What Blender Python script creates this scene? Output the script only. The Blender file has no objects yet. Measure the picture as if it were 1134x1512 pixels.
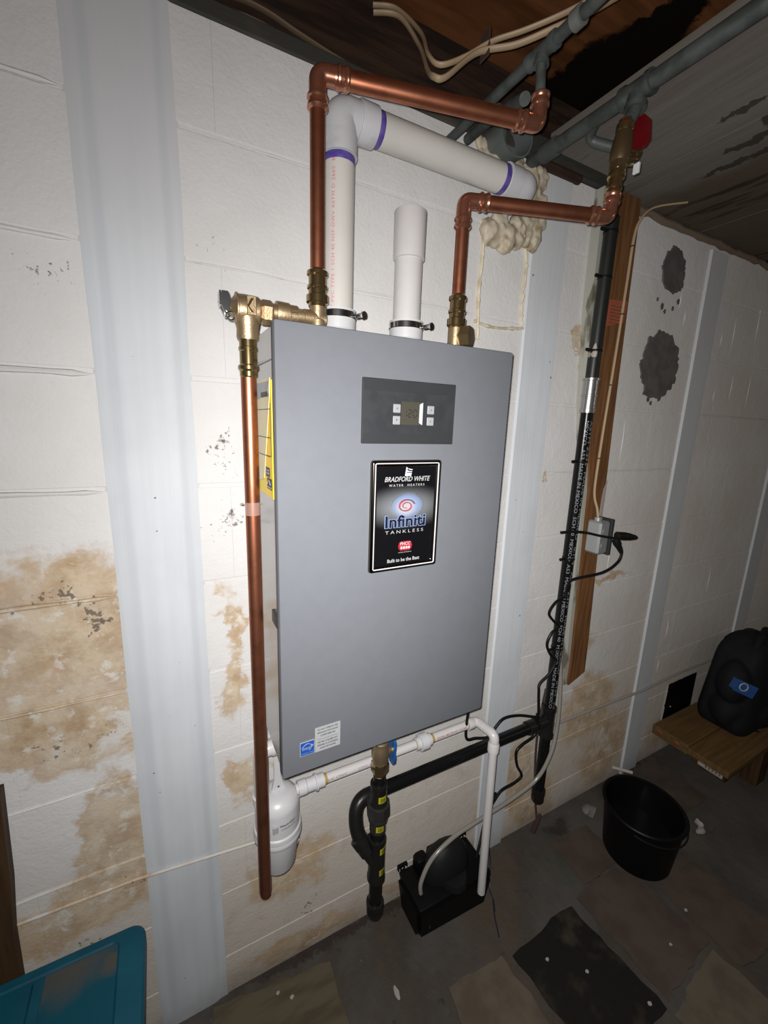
import bpy, bmesh, math, random
from mathutils import Vector, Matrix, noise
SC = bpy.context.scene
C = SC.collection
PI = math.pi
V = Vector
rnd = random.Random(7)

# ------------------------------------------------------------------ camera
FPX = 619.24
cam = bpy.data.cameras.new('camera')
cam.sensor_fit = 'HORIZONTAL'; cam.sensor_width = 36.0
cam.lens = FPX / 1134 * 36.0
cam.clip_start = 0.01
CAM = V((-0.1572, -0.8955, 1.4842))
RIGHT = V((0.88523608, -0.46397997, 0.03285837))
DOWN = V((-0.06735675, -0.1977669, -0.97793217))
FWD = V((0.46023923, 0.86348761, -0.20632258))
co = bpy.data.objects.new('camera', cam); C.objects.link(co)
M = Matrix((RIGHT, -DOWN, -FWD)).transposed().to_4x4(); M.translation = CAM
co.matrix_world = M
SC.camera = co
# ------------------------------------------------------------------ light: the phone's flash beside the lens, dim basement all round
W = bpy.data.worlds.new('world'); SC.world = W; W.use_nodes = True
W.node_tree.nodes['Background'].inputs[0].default_value = (0.7, 0.72, 0.8, 1)
W.node_tree.nodes['Background'].inputs[1].default_value = 0.014
fl = bpy.data.lights.new('phone_flash', 'POINT')
fl.energy = 33.5; fl.color = (1.0, 0.985, 0.972); fl.shadow_soft_size = 0.006
fl.use_nodes = True                          # the flash throws a broad beam, strongest along its own axis
ln = fl.node_tree; em = ln.nodes['Emission']
AXIS = (FWD + RIGHT * 0.40 + DOWN * 0.30).normalized()
tc = ln.nodes.new('ShaderNodeTexCoord'); dt = ln.nodes.new('ShaderNodeVectorMath'); dt.operation = 'DOT_PRODUCT'
dt.inputs[1].default_value = AXIS * 1.0; ln.links.new(tc.outputs['Normal'], dt.inputs[0])
mx = ln.nodes.new('ShaderNodeMath'); mx.operation = 'MAXIMUM'; ln.links.new(dt.outputs['Value'], mx.inputs[0]); mx.inputs[1].default_value = 0
m1 = ln.nodes.new('ShaderNodeMath'); m1.operation = 'MULTIPLY_ADD'; ln.links.new(mx.outputs[0], m1.inputs[0]); m1.inputs[1].default_value = 1.85; m1.inputs[2].default_value = 0.30
m2 = ln.nodes.new('ShaderNodeMath'); m2.operation = 'MULTIPLY_ADD'; ln.links.new(mx.outputs[0], m2.inputs[0]); ln.links.new(m1.outputs[0], m2.inputs[1]); m2.inputs[2].default_value = 0.47
ln.links.new(m2.outputs[0], em.inputs['Strength'])
fo = bpy.data.objects.new('phone_flash', fl); C.objects.link(fo)
fo.location = CAM - RIGHT * 0.009 - DOWN * 0.012
bl = bpy.data.lights.new('basement_bulb', 'POINT')      # a weak bulb deeper in the basement, out of frame to the right
bl.energy = 4; bl.color = (1.0, 0.87, 0.74); bl.shadow_soft_size = 0.12
bo = bpy.data.objects.new('basement_bulb', bl); C.objects.link(bo); bo.location = (2.5, -1.9, 1.85)
vs = SC.view_settings
SC.display_settings.display_device = 'sRGB'
vs.view_transform = 'Standard'; vs.look = 'None'; vs.exposure = 0.0; vs.gamma = 1.0; vs.use_curve_mapping = False

# ------------------------------------------------------------------ helpers: materials
class NT:
    def __init__(s, m): s.t = m.node_tree; s.N = s.t.nodes; s.L = s.t.links
    def n(s, typ, **kw):
        x = s.N.new(typ)
        for k, v in kw.items(): setattr(x, k, v)
        return x
    def link(s, a, b): s.L.new(a, b)
    def put(s, sock, v):
        if hasattr(v, 'is_linked') or isinstance(v, bpy.types.NodeSocket): s.link(v, sock)
        else: sock.default_value = v
    def math(s, op, a, b=0.0, c=None, clamp=False):
        x = s.n('ShaderNodeMath', operation=op); x.use_clamp = clamp
        s.put(x.inputs[0], a); s.put(x.inputs[1], b)
        if c is not None: s.put(x.inputs[2], c)
        return x.outputs[0]
    def vmath(s, op, a, b=(0, 0, 0)):
        x = s.n('ShaderNodeVectorMath', operation=op)
        s.put(x.inputs[0], a); s.put(x.inputs[1], b)
        return x.outputs['Value'] if op == 'LENGTH' else x.outputs[0]
    def noise(s, vec, scale, detail=4, rough=.55, out=0):
        x = s.n('ShaderNodeTexNoise'); s.put(x.inputs['Vector'], vec)
        x.inputs['Scale'].default_value = scale; x.inputs['Detail'].default_value = detail; x.inputs['Roughness'].default_value = rough
        return x.outputs[out]
    def step(s, v, a, b):
        x = s.n('ShaderNodeMapRange', interpolation_type='SMOOTHSTEP'); s.put(x.inputs[0], v)
        x.inputs[1].default_value = a; x.inputs[2].default_value = b
        return x.outputs[0]
    def mix(s, f, a, b):
        x = s.n('ShaderNodeMix', data_type='RGBA'); s.put(x.inputs[0], f)
        for i, v in ((6, a), (7, b)):
            if isinstance(v, tuple): v = (*v[:3], 1)
            s.put(x.inputs[i], v)
        return x.outputs[2]
    def blob(s, vec, cx, cz, rx, rz, amp, prev=None):
        d = s.vmath('SUBTRACT', vec, (cx, 0, cz)); d = s.vmath('MULTIPLY', d, (1 / rx, 0, 1 / rz))
        l = s.vmath('LENGTH', d)
        v = s.math('MULTIPLY_ADD', l, -amp, amp)
        return s.math('MAXIMUM', v, 0.0 if prev is None else prev)
    def bump(s, h, strength, dist=.002):
        x = s.n('ShaderNodeBump'); s.put(x.inputs['Height'], h)
        x.inputs['Strength'].default_value = strength; x.inputs['Distance'].default_value = dist
        return x.outputs[0]

def new_mat(name):
    m = bpy.data.materials.new(name); m.use_nodes = True
    t = NT(m); t.b = t.N['Principled BSDF']
    return m, t

def mat(name, col, rough=.5, metal=0., col2=None, scale=20., lo=.4, hi=.65, bump=0., bscale=60., stretch=(1, 1, 1), spec=.5, coat=0., trans=0., alpha=1.):
    m, t = new_mat(name); b = t.b
    b.inputs['Roughness'].default_value = rough; b.inputs['Metallic'].default_value = metal
    b.inputs['Specular IOR Level'].default_value = spec; b.inputs['Coat Weight'].default_value = coat
    b.inputs['Transmission Weight'].default_value = trans; b.inputs['Alpha'].default_value = alpha
    g = t.n('ShaderNodeNewGeometry').outputs['Position']
    p = t.vmath('MULTIPLY', g, stretch)
    if col2:
        f = t.step(t.noise(p, scale), lo, hi)
        t.link(t.mix(f, col, col2), b.inputs['Base Color'])
    else:
        f = t.noise(p, scale * 2, 2)
        c2 = tuple(c * .9 for c in col)
        t.link(t.mix(f, col, c2), b.inputs['Base Color'])
    if bump: t.link(t.bump(t.noise(p, bscale), bump), b.inputs['Normal'])
    return m

# ------------------------------------------------------------------ helpers: meshes
def bxl(bm, lo, hi, bev=0., seg=1):
    t = bmesh.new(); bmesh.ops.create_cube(t, size=1)
    for v in t.verts: v.co = V([lo[i] + (v.co[i] + .5) * (hi[i] - lo[i]) for i in range(3)])
    if bev: bmesh.ops.bevel(t, geom=t.edges[:], offset=bev, segments=seg, profile=.5, affect='EDGES')
    merge(bm, t)
def merge(bm, t, f=None):
    mp = []
    for v in t.verts: mp.append(bm.verts.new(f(v.co) if f else v.co))
    t.verts.index_update()
    for fa in t.faces:
        try: bm.faces.new([mp[v.index] for v in fa.verts])
        except ValueError: pass
    t.free()
def frame_of(d):
    d = d.normalized(); u = V((0, 0, 1)) if abs(d.z) < .9 else V((1, 0, 0))
    a = d.cross(u).normalized(); return a, a.cross(d).normalized() * -1
def tube(bm, pts, r, n=14, cap=True, flat=1.):
    pts = [V(p) for p in pts]; N = len(pts)
    rs = r if isinstance(r, (list, tuple)) else [r] * N
    tg = [(pts[min(i + 1, N - 1)] - pts[max(i - 1, 0)]).normalized() for i in range(N)]
    a, b = frame_of(tg[0]); rings = []
    for i in range(N):
        a = (a - tg[i] * a.dot(tg[i])).normalized(); b = tg[i].cross(a)
        rings.append([bm.verts.new(pts[i] + (a * math.cos(2 * PI * k / n) + b * flat * math.sin(2 * PI * k / n)) * rs[i]) for k in range(n)])
    for i in range(N - 1):
        for k in range(n): bm.faces.new((rings[i][k], rings[i][(k + 1) % n], rings[i + 1][(k + 1) % n], rings[i + 1][k]))
    if cap: bm.faces.new(rings[0][::-1]); bm.faces.new(rings[-1])
def lathe(bm, p0, d, prof, n=24, sx=1., sy=1., twist=0., cap=True):
    p0 = V(p0); d = V(d).normalized(); a, b = frame_of(d); rings = []
    for s, r in prof:
        r = max(r, 1e-5)
        rings.append([bm.verts.new(p0 + d * s + (a * sx * math.cos(2 * PI * k / n + twist) + b * sy * math.sin(2 * PI * k / n + twist)) * r) for k in range(n)])
    for i in range(len(rings) - 1):
        for k in range(n): bm.faces.new((rings[i][k], rings[i][(k + 1) % n], rings[i + 1][(k + 1) % n], rings[i + 1][k]))
    if cap: bm.faces.new(rings[0][::-1]); bm.faces.new(rings[-1])
def fillet(pts, rad, n=8):
    pts = [V(p) for p in pts]; out = [pts[0]]
    for i in range(1, len(pts) - 1):
        p = pts[i]; u = (pts[i - 1] - p); w = (pts[i + 1] - p)
        r = min(rad, u.length * .49, w.length * .49); u.normalize(); w.normalize()
        a = p + u * r; b = p + w * r
        for k in range(n + 1):
            t = k / n; out.append(a * (1 - t) ** 2 + p * 2 * t * (1 - t) + b * t * t)
    out.append(pts[-1]); return out
def spline(pts, n=8):
    pts = [V(p) for p in pts]; out = []
    for i in range(len(pts) - 1):
        p0 = pts[max(i - 1, 0)]; p1 = pts[i]; p2 = pts[i + 1]; p3 = pts[min(i + 2, len(pts) - 1)]
        for k in range(n):
            t = k / n
            out.append(.5 * ((2 * p1) + (p2 - p0) * t + (2 * p0 - 5 * p1 + 4 * p2 - p3) * t * t + (3 * p1 - p0 - 3 * p2 + p3) * t ** 3))
    out.append(pts[-1]); return out
def poly(bm, pts, y0, y1):           # polygon in x,z extruded in y
    a = [bm.verts.new((x, y0, z)) for x, z in pts]; b = [bm.verts.new((x, y1, z)) for x, z in pts]
    n = len(pts); bm.faces.new(a); bm.faces.new(b[::-1])
    for i in range(n): bm.faces.new((a[i], b[i], b[(i + 1) % n], a[(i + 1) % n]))
def slab(bm, pts, z0, z1):           # polygon in x,y extruded in z
    a = [bm.verts.new((x, y, z0)) for x, y in pts]; b = [bm.verts.new((x, y, z1)) for x, y in pts]
    n = len(pts); bm.faces.new(a[::-1]); bm.faces.new(b)
    for i in range(n): bm.faces.new((a[i], a[(i + 1) % n], b[(i + 1) % n], b[i]))
def ico(bm, c, r, sub=2, amp=0., freq=6., seed=0):
    t = bmesh.new(); bmesh.ops.create_icosphere(t, subdivisions=sub, radius=1)
    c = V(c); r = V(r) if isinstance(r, (tuple, list)) else V((r, r, r))
    def f(p):
        k = 1 + amp * noise.noise(p * freq * .3 + V((seed, seed * 2.1, 0)))
        return c + V((p.x * r.x, p.y * r.y, p.z * r.z)) * k
    merge(bm, t, f)

OFF = {}
def obj(name, bm, m, parent=None, sharp=35, label=None):
    if not isinstance(bm, bpy.types.Mesh):
        bmesh.ops.recalc_face_normals(bm, faces=bm.faces[:])
        me = bpy.data.meshes.new(name); bm.to_mesh(me); bm.free()
    else: me = bm
    if sharp is not None and len(me.polygons):
        me.polygons.foreach_set('use_smooth', [True] * len(me.polygons)); me.set_sharp_from_angle(angle=math.radians(sharp))
    me.materials.append(m)
    o = bpy.data.objects.new(name, me); C.objects.link(o)
    if parent is not None:
        off = OFF[parent.name]; o.parent = parent
    else:
        xs = [v.co for v in me.vertices]
        off = V(((min(p.x for p in xs) + max(p.x for p in xs)) / 2, (min(p.y for p in xs) + max(p.y for p in xs)) / 2, min(p.z for p in xs)))
        o.location = off
    me.transform(Matrix.Translation(-off)); OFF[o.name] = off
    if label: o['label'] = label
    return o
def tag(o, label, cat, group=None):
    o['label'] = label; o['category'] = cat
    if group: o['group'] = group
    return o
def thing(name, loc, label, cat, group=None):
    o = bpy.data.objects.new(name, None); C.objects.link(o); o.location = loc; OFF[o.name] = V(loc); o.empty_display_size = .02
    return tag(o, label, cat, group)
def struct(name, bm, m, sharp=35):
    o = obj(name, bm, m, None, sharp); o['kind'] = 'structure'; return o
def B(): return bmesh.new()

DG = None
def text_mesh(body, size, f, bold=0., shear=0., spacing=1., align='CENTER', width=None, depth=.0003, line=1., res=3):
    cu = bpy.data.curves.new('t', 'FONT'); cu.body = body; cu.size = size; cu.offset = bold * size; cu.shear = shear
    cu.space_character = spacing; cu.align_x = align; cu.align_y = 'CENTER'; cu.resolution_u = res; cu.space_line = line
    o = bpy.data.objects.new('t', cu); C.objects.link(o)
    bpy.context.view_layer.update()
    me = bpy.data.meshes.new_from_object(o.evaluated_get(bpy.context.evaluated_depsgraph_get()))
    bpy.data.objects.remove(o); bpy.data.curves.remove(cu)
    xs = [v.co.x for v in me.vertices]; w = max(xs) - min(xs); k = (width / w) if width else 1.
    for v in me.vertices: v.co = f(v.co.x * k, v.co.y)
    return me
def flat(o, U, Vv):
    o = V(o); U = V(U); Vv = V(Vv)
    return lambda u, v: o + U * u + Vv * v
def join_meshes(ms):
    bm = B()
    for me in ms: bm.from_mesh(me)
    return bm

# ------------------------------------------------------------------ materials
def wall_material():
    m, t = new_mat('painted_block'); b = t.b
    g = t.n('ShaderNodeNewGeometry').outputs['Position']
    wn = t.vmath('SUBTRACT', t.noise(g, 9, 5, .65, 1), (.5, .5, .5))
    w = t.vmath('ADD', g, t.vmath('MULTIPLY', wn, (.22, 0, .22)))
    wf = t.vmath('ADD', g, t.vmath('MULTIPLY', wn, (.07, 0, .07)))
    big = t.noise(g, 3.2, 4)
    base = t.mix(t.step(big, .35, .7), (.63, .617, .607), (.575, .56, .546))
    base = t.mix(t.math('MULTIPLY', t.step(t.noise(g, 60, 2), .5, .75), .25), base, (.56, .555, .54))
    # right half tinted yellower and darker; low part of the wall is yellowed and dirtier
    sx = t.n('ShaderNodeSeparateXYZ'); t.link(g, sx.inputs[0])
    yel = t.math('MULTIPLY', t.step(sx.outputs[0], .75, 1.6), t.step(t.noise(g, 2.3, 3), .25, .7))
    base = t.mix(t.math('MULTIPLY', yel, .55), base, (.55, .48, .40))
    low = t.step(sx.outputs[2], .75, .25)
    base = t.mix(t.math('MULTIPLY', low, .75), base, (.50, .445, .37))
    base = t.mix(t.math('MULTIPLY', t.math('MULTIPLY', low, t.step(t.noise(wf, 9, 6, .7), .52, .70)), .55), base, (.40, .33, .25))
    # tan water stains
    k = None
    for cx, cz, rx, rz, a in ((-.30, 1.05, .16, .30, 1.1), (-.44, 1.10, .18, .22, 1.0), (-.33, .90, .20, .16, 1.2), (-.42, .88, .25, .10, 1.0), (-.29, .62, .10, .22, 1.15), (-.36, .45, .2, .14, .9),
                              (-.045, 1.06, .04, .12, .75), (-.04, .90, .05, .16, .8), (-.03, .65, .07, .14, .9), (.07, .30, .18, .13, .85), (.12, .05, .3, .08, .8), (.5, .05, .4, .07, .7),
                              (.9, .25, .10, .32, .9), (1.0, .12, .2, .2, .7), (1.25, .42, .25, .25, .85), (1.40, .20, .25, .25, .85), (1.2, .7, .12, .12, .5), (1.95, .12, .4, .14, .8),
                              (.955, 1.72, .02, .10, .9), (1.25, .96, .2, .03, .7), (.50, .62, .05, .05, .7), (.86, 1.36, .03, .04, .6), (.72, .20, .05, .2, .5)):
        k = t.blob(w, cx, cz, rx, rz, a, k)
    st = t.step(t.math('ADD', k, t.math('MULTIPLY', t.noise(wf, 17, 6, .7), .55)), .50, .88)
    tan = t.mix(t.step(t.noise(g, 14, 5, .65), .38, .68), (.54, .44, .315), (.36, .245, .14))
    tan = t.mix(t.step(t.noise(g, 27, 5, .65), .54, .66), tan, (.60, .55, .48))
    tan = t.mix(t.step(t.noise(g, 7, 5, .7), .56, .66), tan, (.52, .37, .25))
    tan = t.mix(t.step(t.noise(w, 5, 6, .7), .55, .62), tan, (.575, .55, .515))
    base = t.mix(t.math('MULTIPLY', st, t.math('ADD', .45, t.math('MULTIPLY', t.noise(g, 8, 4), .9)), clamp=True), base, tan)
    edge = t.math('MULTIPLY', st, t.math('SUBTRACT', 1.0, t.step(t.math('ADD', k, t.math('MULTIPLY', t.noise(wf, 17, 6, .7), .5)), .66, .85)))
    base = t.mix(t.math('MULTIPLY', edge, .75), base, (.42, .27, .12))
    # dark mould specks and chips
    k2 = None
    for cx, cz, rx, rz, a in ((-.33, 1.15, .12, .07, .9), (-.27, 1.12, .05, .10, 1.0), (-.36, .86, .25, .04, .75), (-.30, .50, .1, .06, .7), (-.04, 1.27, .08, .10, .8), (-.05, 1.42, .09, .15, .7), (-.30, 1.70, .09, .06, .75), (-.05, 1.78, .12, .14, .5), (-.36, .32, .03, .07, .8), (.12, .16, .03, .07, .9), (.6, .42, .12, .10, .35), (.52, .37, .02, .07, .7), (1.4, .10, .3, .1, .5)):
        k2 = t.blob(w, cx, cz, rx, rz, a, k2)
    sp = t.step(t.math('ADD', t.math('MULTIPLY', k2, .42), t.noise(g, 95, 3, .6)), .82, .90)
    sp2 = t.step(t.math('ADD', t.math('MULTIPLY', k2, .35), t.noise(g, 22, 5, .7)), .80, .92)
    base = t.mix(t.math('MULTIPLY', sp, .8), base, (.10, .08, .065))
    base = t.mix(t.math('MULTIPLY', sp2, .85), base, (.10, .07, .045))
    # dirt along the foot of the wall
    ft = t.step(t.math('ADD', sx.outputs[2], t.math('MULTIPLY', t.noise(g, 10, 6), .16)), .19, .05)
    base = t.mix(t.math('MULTIPLY', ft, .7), base, (.22, .17, .13))
    t.link(base, b.inputs['Base Color'])
    b.inputs['Roughness'].default_value = .75; b.inputs['Specular IOR Level'].default_value = .12
    h = t.math('ADD', t.math('MULTIPLY', t.noise(g, 130, 3), .5), t.noise(g, 22, 5))
    t.link(t.bump(h, .55, .0035), b.inputs['Normal'])
    return m

def strap_material():
    m, t = new_mat('strap_paint'); b = t.b
    g = t.n('ShaderNodeNewGeometry').outputs['Position']
    s = t.vmath('MULTIPLY', g, (1, 1, .05))
    c = t.mix(t.step(t.noise(s, 45, 4), .3, .72), (.565, .59, .615), (.53, .555, .58))
    c = t.mix(t.math('MULTIPLY', t.step(t.noise(g, 5, 4), .4, .75), .5), c, (.46, .48, .505))
    c2 = t.n('ShaderNodeSeparateXYZ'); t.link(g, c2.inputs[0])
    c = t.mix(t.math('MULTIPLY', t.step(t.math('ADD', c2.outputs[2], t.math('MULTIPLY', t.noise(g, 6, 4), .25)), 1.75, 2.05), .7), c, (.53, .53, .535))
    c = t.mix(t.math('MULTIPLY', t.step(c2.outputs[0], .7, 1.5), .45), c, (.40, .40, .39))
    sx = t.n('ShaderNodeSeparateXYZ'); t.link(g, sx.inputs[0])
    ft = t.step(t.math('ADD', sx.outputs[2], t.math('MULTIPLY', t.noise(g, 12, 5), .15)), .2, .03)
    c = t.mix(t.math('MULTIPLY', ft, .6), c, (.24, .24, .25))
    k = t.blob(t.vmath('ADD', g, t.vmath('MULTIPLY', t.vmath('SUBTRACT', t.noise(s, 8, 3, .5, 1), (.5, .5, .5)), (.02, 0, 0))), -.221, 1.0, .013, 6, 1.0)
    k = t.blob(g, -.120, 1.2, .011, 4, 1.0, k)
    c = t.mix(t.math('MULTIPLY', t.step(k, .05, .8), .42), c, (.44, .46, .49))  # shade of the left strap's edge grooves, painted in as darker vertical lines
    c = t.mix(t.step(t.noise(g, 55, 2), .75, .78), c, (.09, .09, .10))
    t.link(c, b.inputs['Base Color']); b.inputs['Roughness'].default_value = .65; b.inputs['Specular IOR Level'].default_value = .12
    t.link(t.bump(t.noise(s, 120, 3), .25, .002), b.inputs['Normal'])
    return m

def floor_material():
    m, t = new_mat('concrete_floor'); b = t.b
    g = t.n('ShaderNodeNewGeometry').outputs['Position']
    c = t.mix(t.step(t.noise(g, 4, 6, .6), .35, .7), (.080, .073, .066), (.050, .043, .036))
    c = t.mix(t.math('MULTIPLY', t.step(t.noise(g, 2.1, 5, .65), .5, .68), .8), c, (.082, .062, .045))
    c = t.mix(t.step(t.noise(g, 14, 5, .7), .62, .74), c, (.035, .029, .024))
    c = t.mix(t.math('MULTIPLY', t.step(t.noise(g, 80, 2), .68, .75), .6), c, (.12, .11, .10))
    w = t.vmath('ADD', t.vmath('MULTIPLY', g, (1, 0, 0)), t.vmath('MULTIPLY', t.n('ShaderNodeCombineXYZ').outputs[0], (0, 0, 0)))
    sx = t.n('ShaderNodeSeparateXYZ'); t.link(g, sx.inputs[0])
    cb = t.n('ShaderNodeCombineXYZ'); t.link(sx.outputs[0], cb.inputs[0]); t.link(sx.outputs[1], cb.inputs[2])
    wn = t.vmath('MULTIPLY', t.vmath('SUBTRACT', t.noise(g, 9, 5, .65, 1), (.5, .5, .5)), (.2, 0, .2))
    xy = t.vmath('ADD', cb.outputs[0], wn)
    gr = t.blob(xy, 1.0, -.16, .15, .10, 1.0); c = t.mix(t.math('MULTIPLY', t.step(gr, .1, .7), .5), c, (.055, .06, .042))
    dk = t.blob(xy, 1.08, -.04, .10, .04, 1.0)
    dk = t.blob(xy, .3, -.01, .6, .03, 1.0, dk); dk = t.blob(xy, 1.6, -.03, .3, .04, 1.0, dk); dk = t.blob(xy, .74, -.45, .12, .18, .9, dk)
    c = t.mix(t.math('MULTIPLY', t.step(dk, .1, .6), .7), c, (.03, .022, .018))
    t.link(c, b.inputs['Base Color']); b.inputs['Roughness'].default_value = .8; b.inputs['Specular IOR Level'].default_value = .1
    t.link(t.bump(t.noise(g, 40, 6, .65), .5, .006), b.inputs['Normal'])
    return m

SPOTS = ((1.02, -.40, .05, .07), (1.06, -.33, .02, .10), (1.00, -.47, .03, .05), (1.12, -.25, .015, .10), (.93, -.33, .012, .04))
def slab_material():
    m, t = new_mat('board_marked_slab'); b = t.b
    g = t.n('ShaderNodeNewGeometry').outputs['Position']
    s = t.vmath('MULTIPLY', g, (1, .12, 1))
    sx = t.n('ShaderNodeSeparateXYZ'); t.link(g, sx.inputs[0])
    c = t.mix(t.step(t.noise(s, 6, 5, .6), .35, .7), (.17, .155, .135), (.115, .10, .085))
    br = t.step(t.math('ADD', sx.outputs[0], t.math('MULTIPLY', t.noise(g, 7, 4), .10)), 1.12, 1.22)
    c = t.mix(t.math('MULTIPLY', br, .8), c, (.085, .06, .04))
    c = t.mix(t.math('MULTIPLY', t.step(t.noise(s, 10, 5, .65), .58, .64), .9), c, (.03, .025, .02))
    cb = t.n('ShaderNodeCombineXYZ'); t.link(sx.outputs[0], cb.inputs[0]); t.link(sx.outputs[1], cb.inputs[2])
    xy = t.vmath('ADD', cb.outputs[0], t.vmath('MULTIPLY', t.vmath('SUBTRACT', t.noise(g, 16, 5, .7, 1), (.5, .5, .5)), (.10, 0, .16)))
    k = None
    for cx, cy, rx, ry in SPOTS: k = t.blob(xy, cx, cy, rx, ry, 1.0, k)
    c = t.mix(t.math('MULTIPLY', t.step(k, .1, .3), .85), c, (.035, .030, .024))
    t.link(c, b.inputs['Base Color']); b.inputs['Roughness'].default_value = .85; b.inputs['Specular IOR Level'].default_value = .1
    t.link(t.bump(t.noise(s, 50, 5), .5, .004), b.inputs['Normal'])
    return m

M_wall = wall_material(); M_strap = strap_material(); M_floor = floor_material(); M_slab = slab_material()
M_silver = mat('silver_paint', (0.134, 0.141, 0.156), .55, 0., col2=(0.130, 0.137, 0.151), scale=40, spec=.10)
M_case = mat('grey_case', (.38, .375, .37), .2, .45, spec=.3)
M_dark = mat('dark_plastic', (.03, .03, .032), .4, spec=.15)
M_panel = mat('charcoal_panel', (0.025, 0.0265, 0.029), .5, col2=(0.031, 0.033, 0.0355), scale=30, spec=.25)
M_panel2 = mat('charcoal_strip', (0.028, 0.0295, 0.032), .5, spec=.25)
M_white = mat('white_plastic', (0.5292, 0.5292, 0.5366), .35)
M_button = mat('button_white', (0.27, 0.2736, 0.2808), .4)
M_lcd = mat('lcd_glass', (0.05712, 0.05242, 0.04032), .15)
M_ink = mat('ink_black', (.012, .012, .014), .5)
M_inkw = mat('print_white', (0.3596, 0.3596, 0.3654), .5)
M_inkgrey = mat('print_grey', (0.132, 0.132, 0.138), .5)
M_red = mat('print_red', (0.31, 0.015, 0.025), .4)
M_pinkred = mat('print_red_swirl', (0.31, 0.06, 0.07), .4)
M_navy = mat('print_navy', (.005, .006, .022), .4)
M_lblue = mat('print_light_blue', (0.187, 0.253, 0.385), .4)
M_blue = mat('label_blue', (0.012, 0.072, 0.33), .4)
M_paper = mat('label_paper', (0.3432, 0.3498, 0.3564), .5)
M_yellow = mat('label_yellow', (.86, .62, .0), .45)
M_oldtape = mat('yellowed_tape', (.62, .54, .30), .35)
M_chrome = mat('dark_chrome', (.22, .19, .17), .12, 1.)
M_bright = mat('bright_bead', (0.475, 0.475, 0.475), .35, 0.)
M_copper = mat('copper', (.46, .175, .098), .38, .95, col2=(.34, .12, .065), scale=25, lo=.4, hi=.75)
M_copfit = mat('copper_fitting', (0.5148, 0.2262, 0.1443), .24, .88)
M_brass = mat('polished_brass', (.40, .29, .14), .2, .95)
M_bronze = mat('cast_brass', (.42, .31, .185), .42, .85, bump=.2, bscale=300)
M_dull = mat('dull_brass', (.20, .145, .075), .38, .85)
M_steel = mat('steel', (.55, .55, .55), .2, 1.)
M_galv = mat('galvanised', (0.09135, 0.1011, 0.09788), .55, .4, col2=(0.05546, 0.06199, 0.05872), scale=25, bump=.2, spec=.15)
M_zinc = mat('bright_zinc', (.50, .49, .47), .28, .9)
M_pvc = mat('pvc_pipe', (0.5262, 0.5043, 0.4677), .35, col2=(0.4969, 0.475, 0.4458), scale=9)
M_pvcfit = mat('pvc_fitting', (0.4712, 0.4712, 0.4851), .35, col2=(0.4019, 0.4019, 0.4158), scale=30, lo=.5, hi=.75)
M_pvcw = mat('pvc_white', (0.5513, 0.5295, 0.5223), .3)
M_purple = mat('purple_primer', (0.066, 0.044, 0.231), .4, col2=(0.11, 0.077, 0.275), scale=60)
M_glue = mat('glue_ring', (0.364, 0.252, 0.084), .4)
M_blackpipe = mat('black_pipe', (.006, .006, .006), .25, 0., spec=.25)
M_oldpipe = mat('old_black_pipe', (.009, .010, .009), .42, 0., col2=(.30, .26, .21), scale=16, lo=.63, hi=.65, stretch=(1, 1, .6))
M_iron = mat('malleable_iron', (.013, .0125, .012), .32, .2, bump=.15, bscale=200, spec=.3)
M_tag = mat('yellow_tag', (0.36, 0.33, 0.01), .5)
M_bluehandle = mat('blue_handle', (0.009, 0.078, 0.252), .35)
M_redhandle = mat('red_handle', (0.099, 0.00225, 0.0045), .4)
M_rubber = mat('black_rubber', (0.0064, 0.0064, 0.0064), .42, spec=.15)
M_blackpl = mat('black_plastic', (0.003, 0.003, 0.00325), .45, bump=.1, spec=.15)
M_blackpl2 = mat('black_motor', (0.0104, 0.0104, 0.0104), .5, spec=.15)
M_wood = mat('post_wood', (0.18, 0.084, 0.033), .6, 0, col2=(0.102, 0.045, 0.018), scale=14, lo=.3, hi=.7, stretch=(6, 6, .45), bump=.3, bscale=18, spec=.15)
M_board = mat('pine_board', (0.1326, 0.078, 0.0312), .6, 0, col2=(0.0936, 0.05265, 0.0195), scale=12, lo=.3, hi=.7, stretch=(.4, 6, 6), bump=.25, bscale=14, spec=.15)
M_knot = mat('knot', (.14, .05, .018), .6)
def subfloor_material():
    m, t = new_mat('subfloor'); b = t.b
    g = t.n('ShaderNodeNewGeometry').outputs['Position']
    c = t.mix(t.step(t.noise(t.vmath('MULTIPLY', g, (.35, 3, 1)), 9), .35, .68), (.17, .066, .024), (.09, .032, .012))
    sx = t.n('ShaderNodeSeparateXYZ'); t.link(g, sx.inputs[0])
    cb = t.n('ShaderNodeCombineXYZ'); t.link(sx.outputs[0], cb.inputs[0]); t.link(sx.outputs[1], cb.inputs[2])
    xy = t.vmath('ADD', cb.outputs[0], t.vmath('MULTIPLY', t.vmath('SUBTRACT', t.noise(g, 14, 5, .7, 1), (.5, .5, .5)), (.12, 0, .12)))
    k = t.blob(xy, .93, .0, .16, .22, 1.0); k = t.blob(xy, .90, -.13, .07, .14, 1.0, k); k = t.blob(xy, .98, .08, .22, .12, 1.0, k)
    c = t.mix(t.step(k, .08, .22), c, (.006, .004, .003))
    t.link(c, b.inputs['Base Color']); b.inputs['Roughness'].default_value = .8; b.inputs['Specular IOR Level'].default_value = .1
    t.link(t.bump(t.noise(g, 50, 4), .3), b.inputs['Normal'])
    return m
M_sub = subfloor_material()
M_joist = mat('dark_joist', (.05, .028, .018), .8, 0, col2=(.022, .014, .011), scale=16, stretch=(.3, 2, 3), bump=.3, spec=.15)
M_black_joist = mat('black_joist', (.007, .006, .006), .8, bump=.3)  # joist coloured near-black all over
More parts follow.
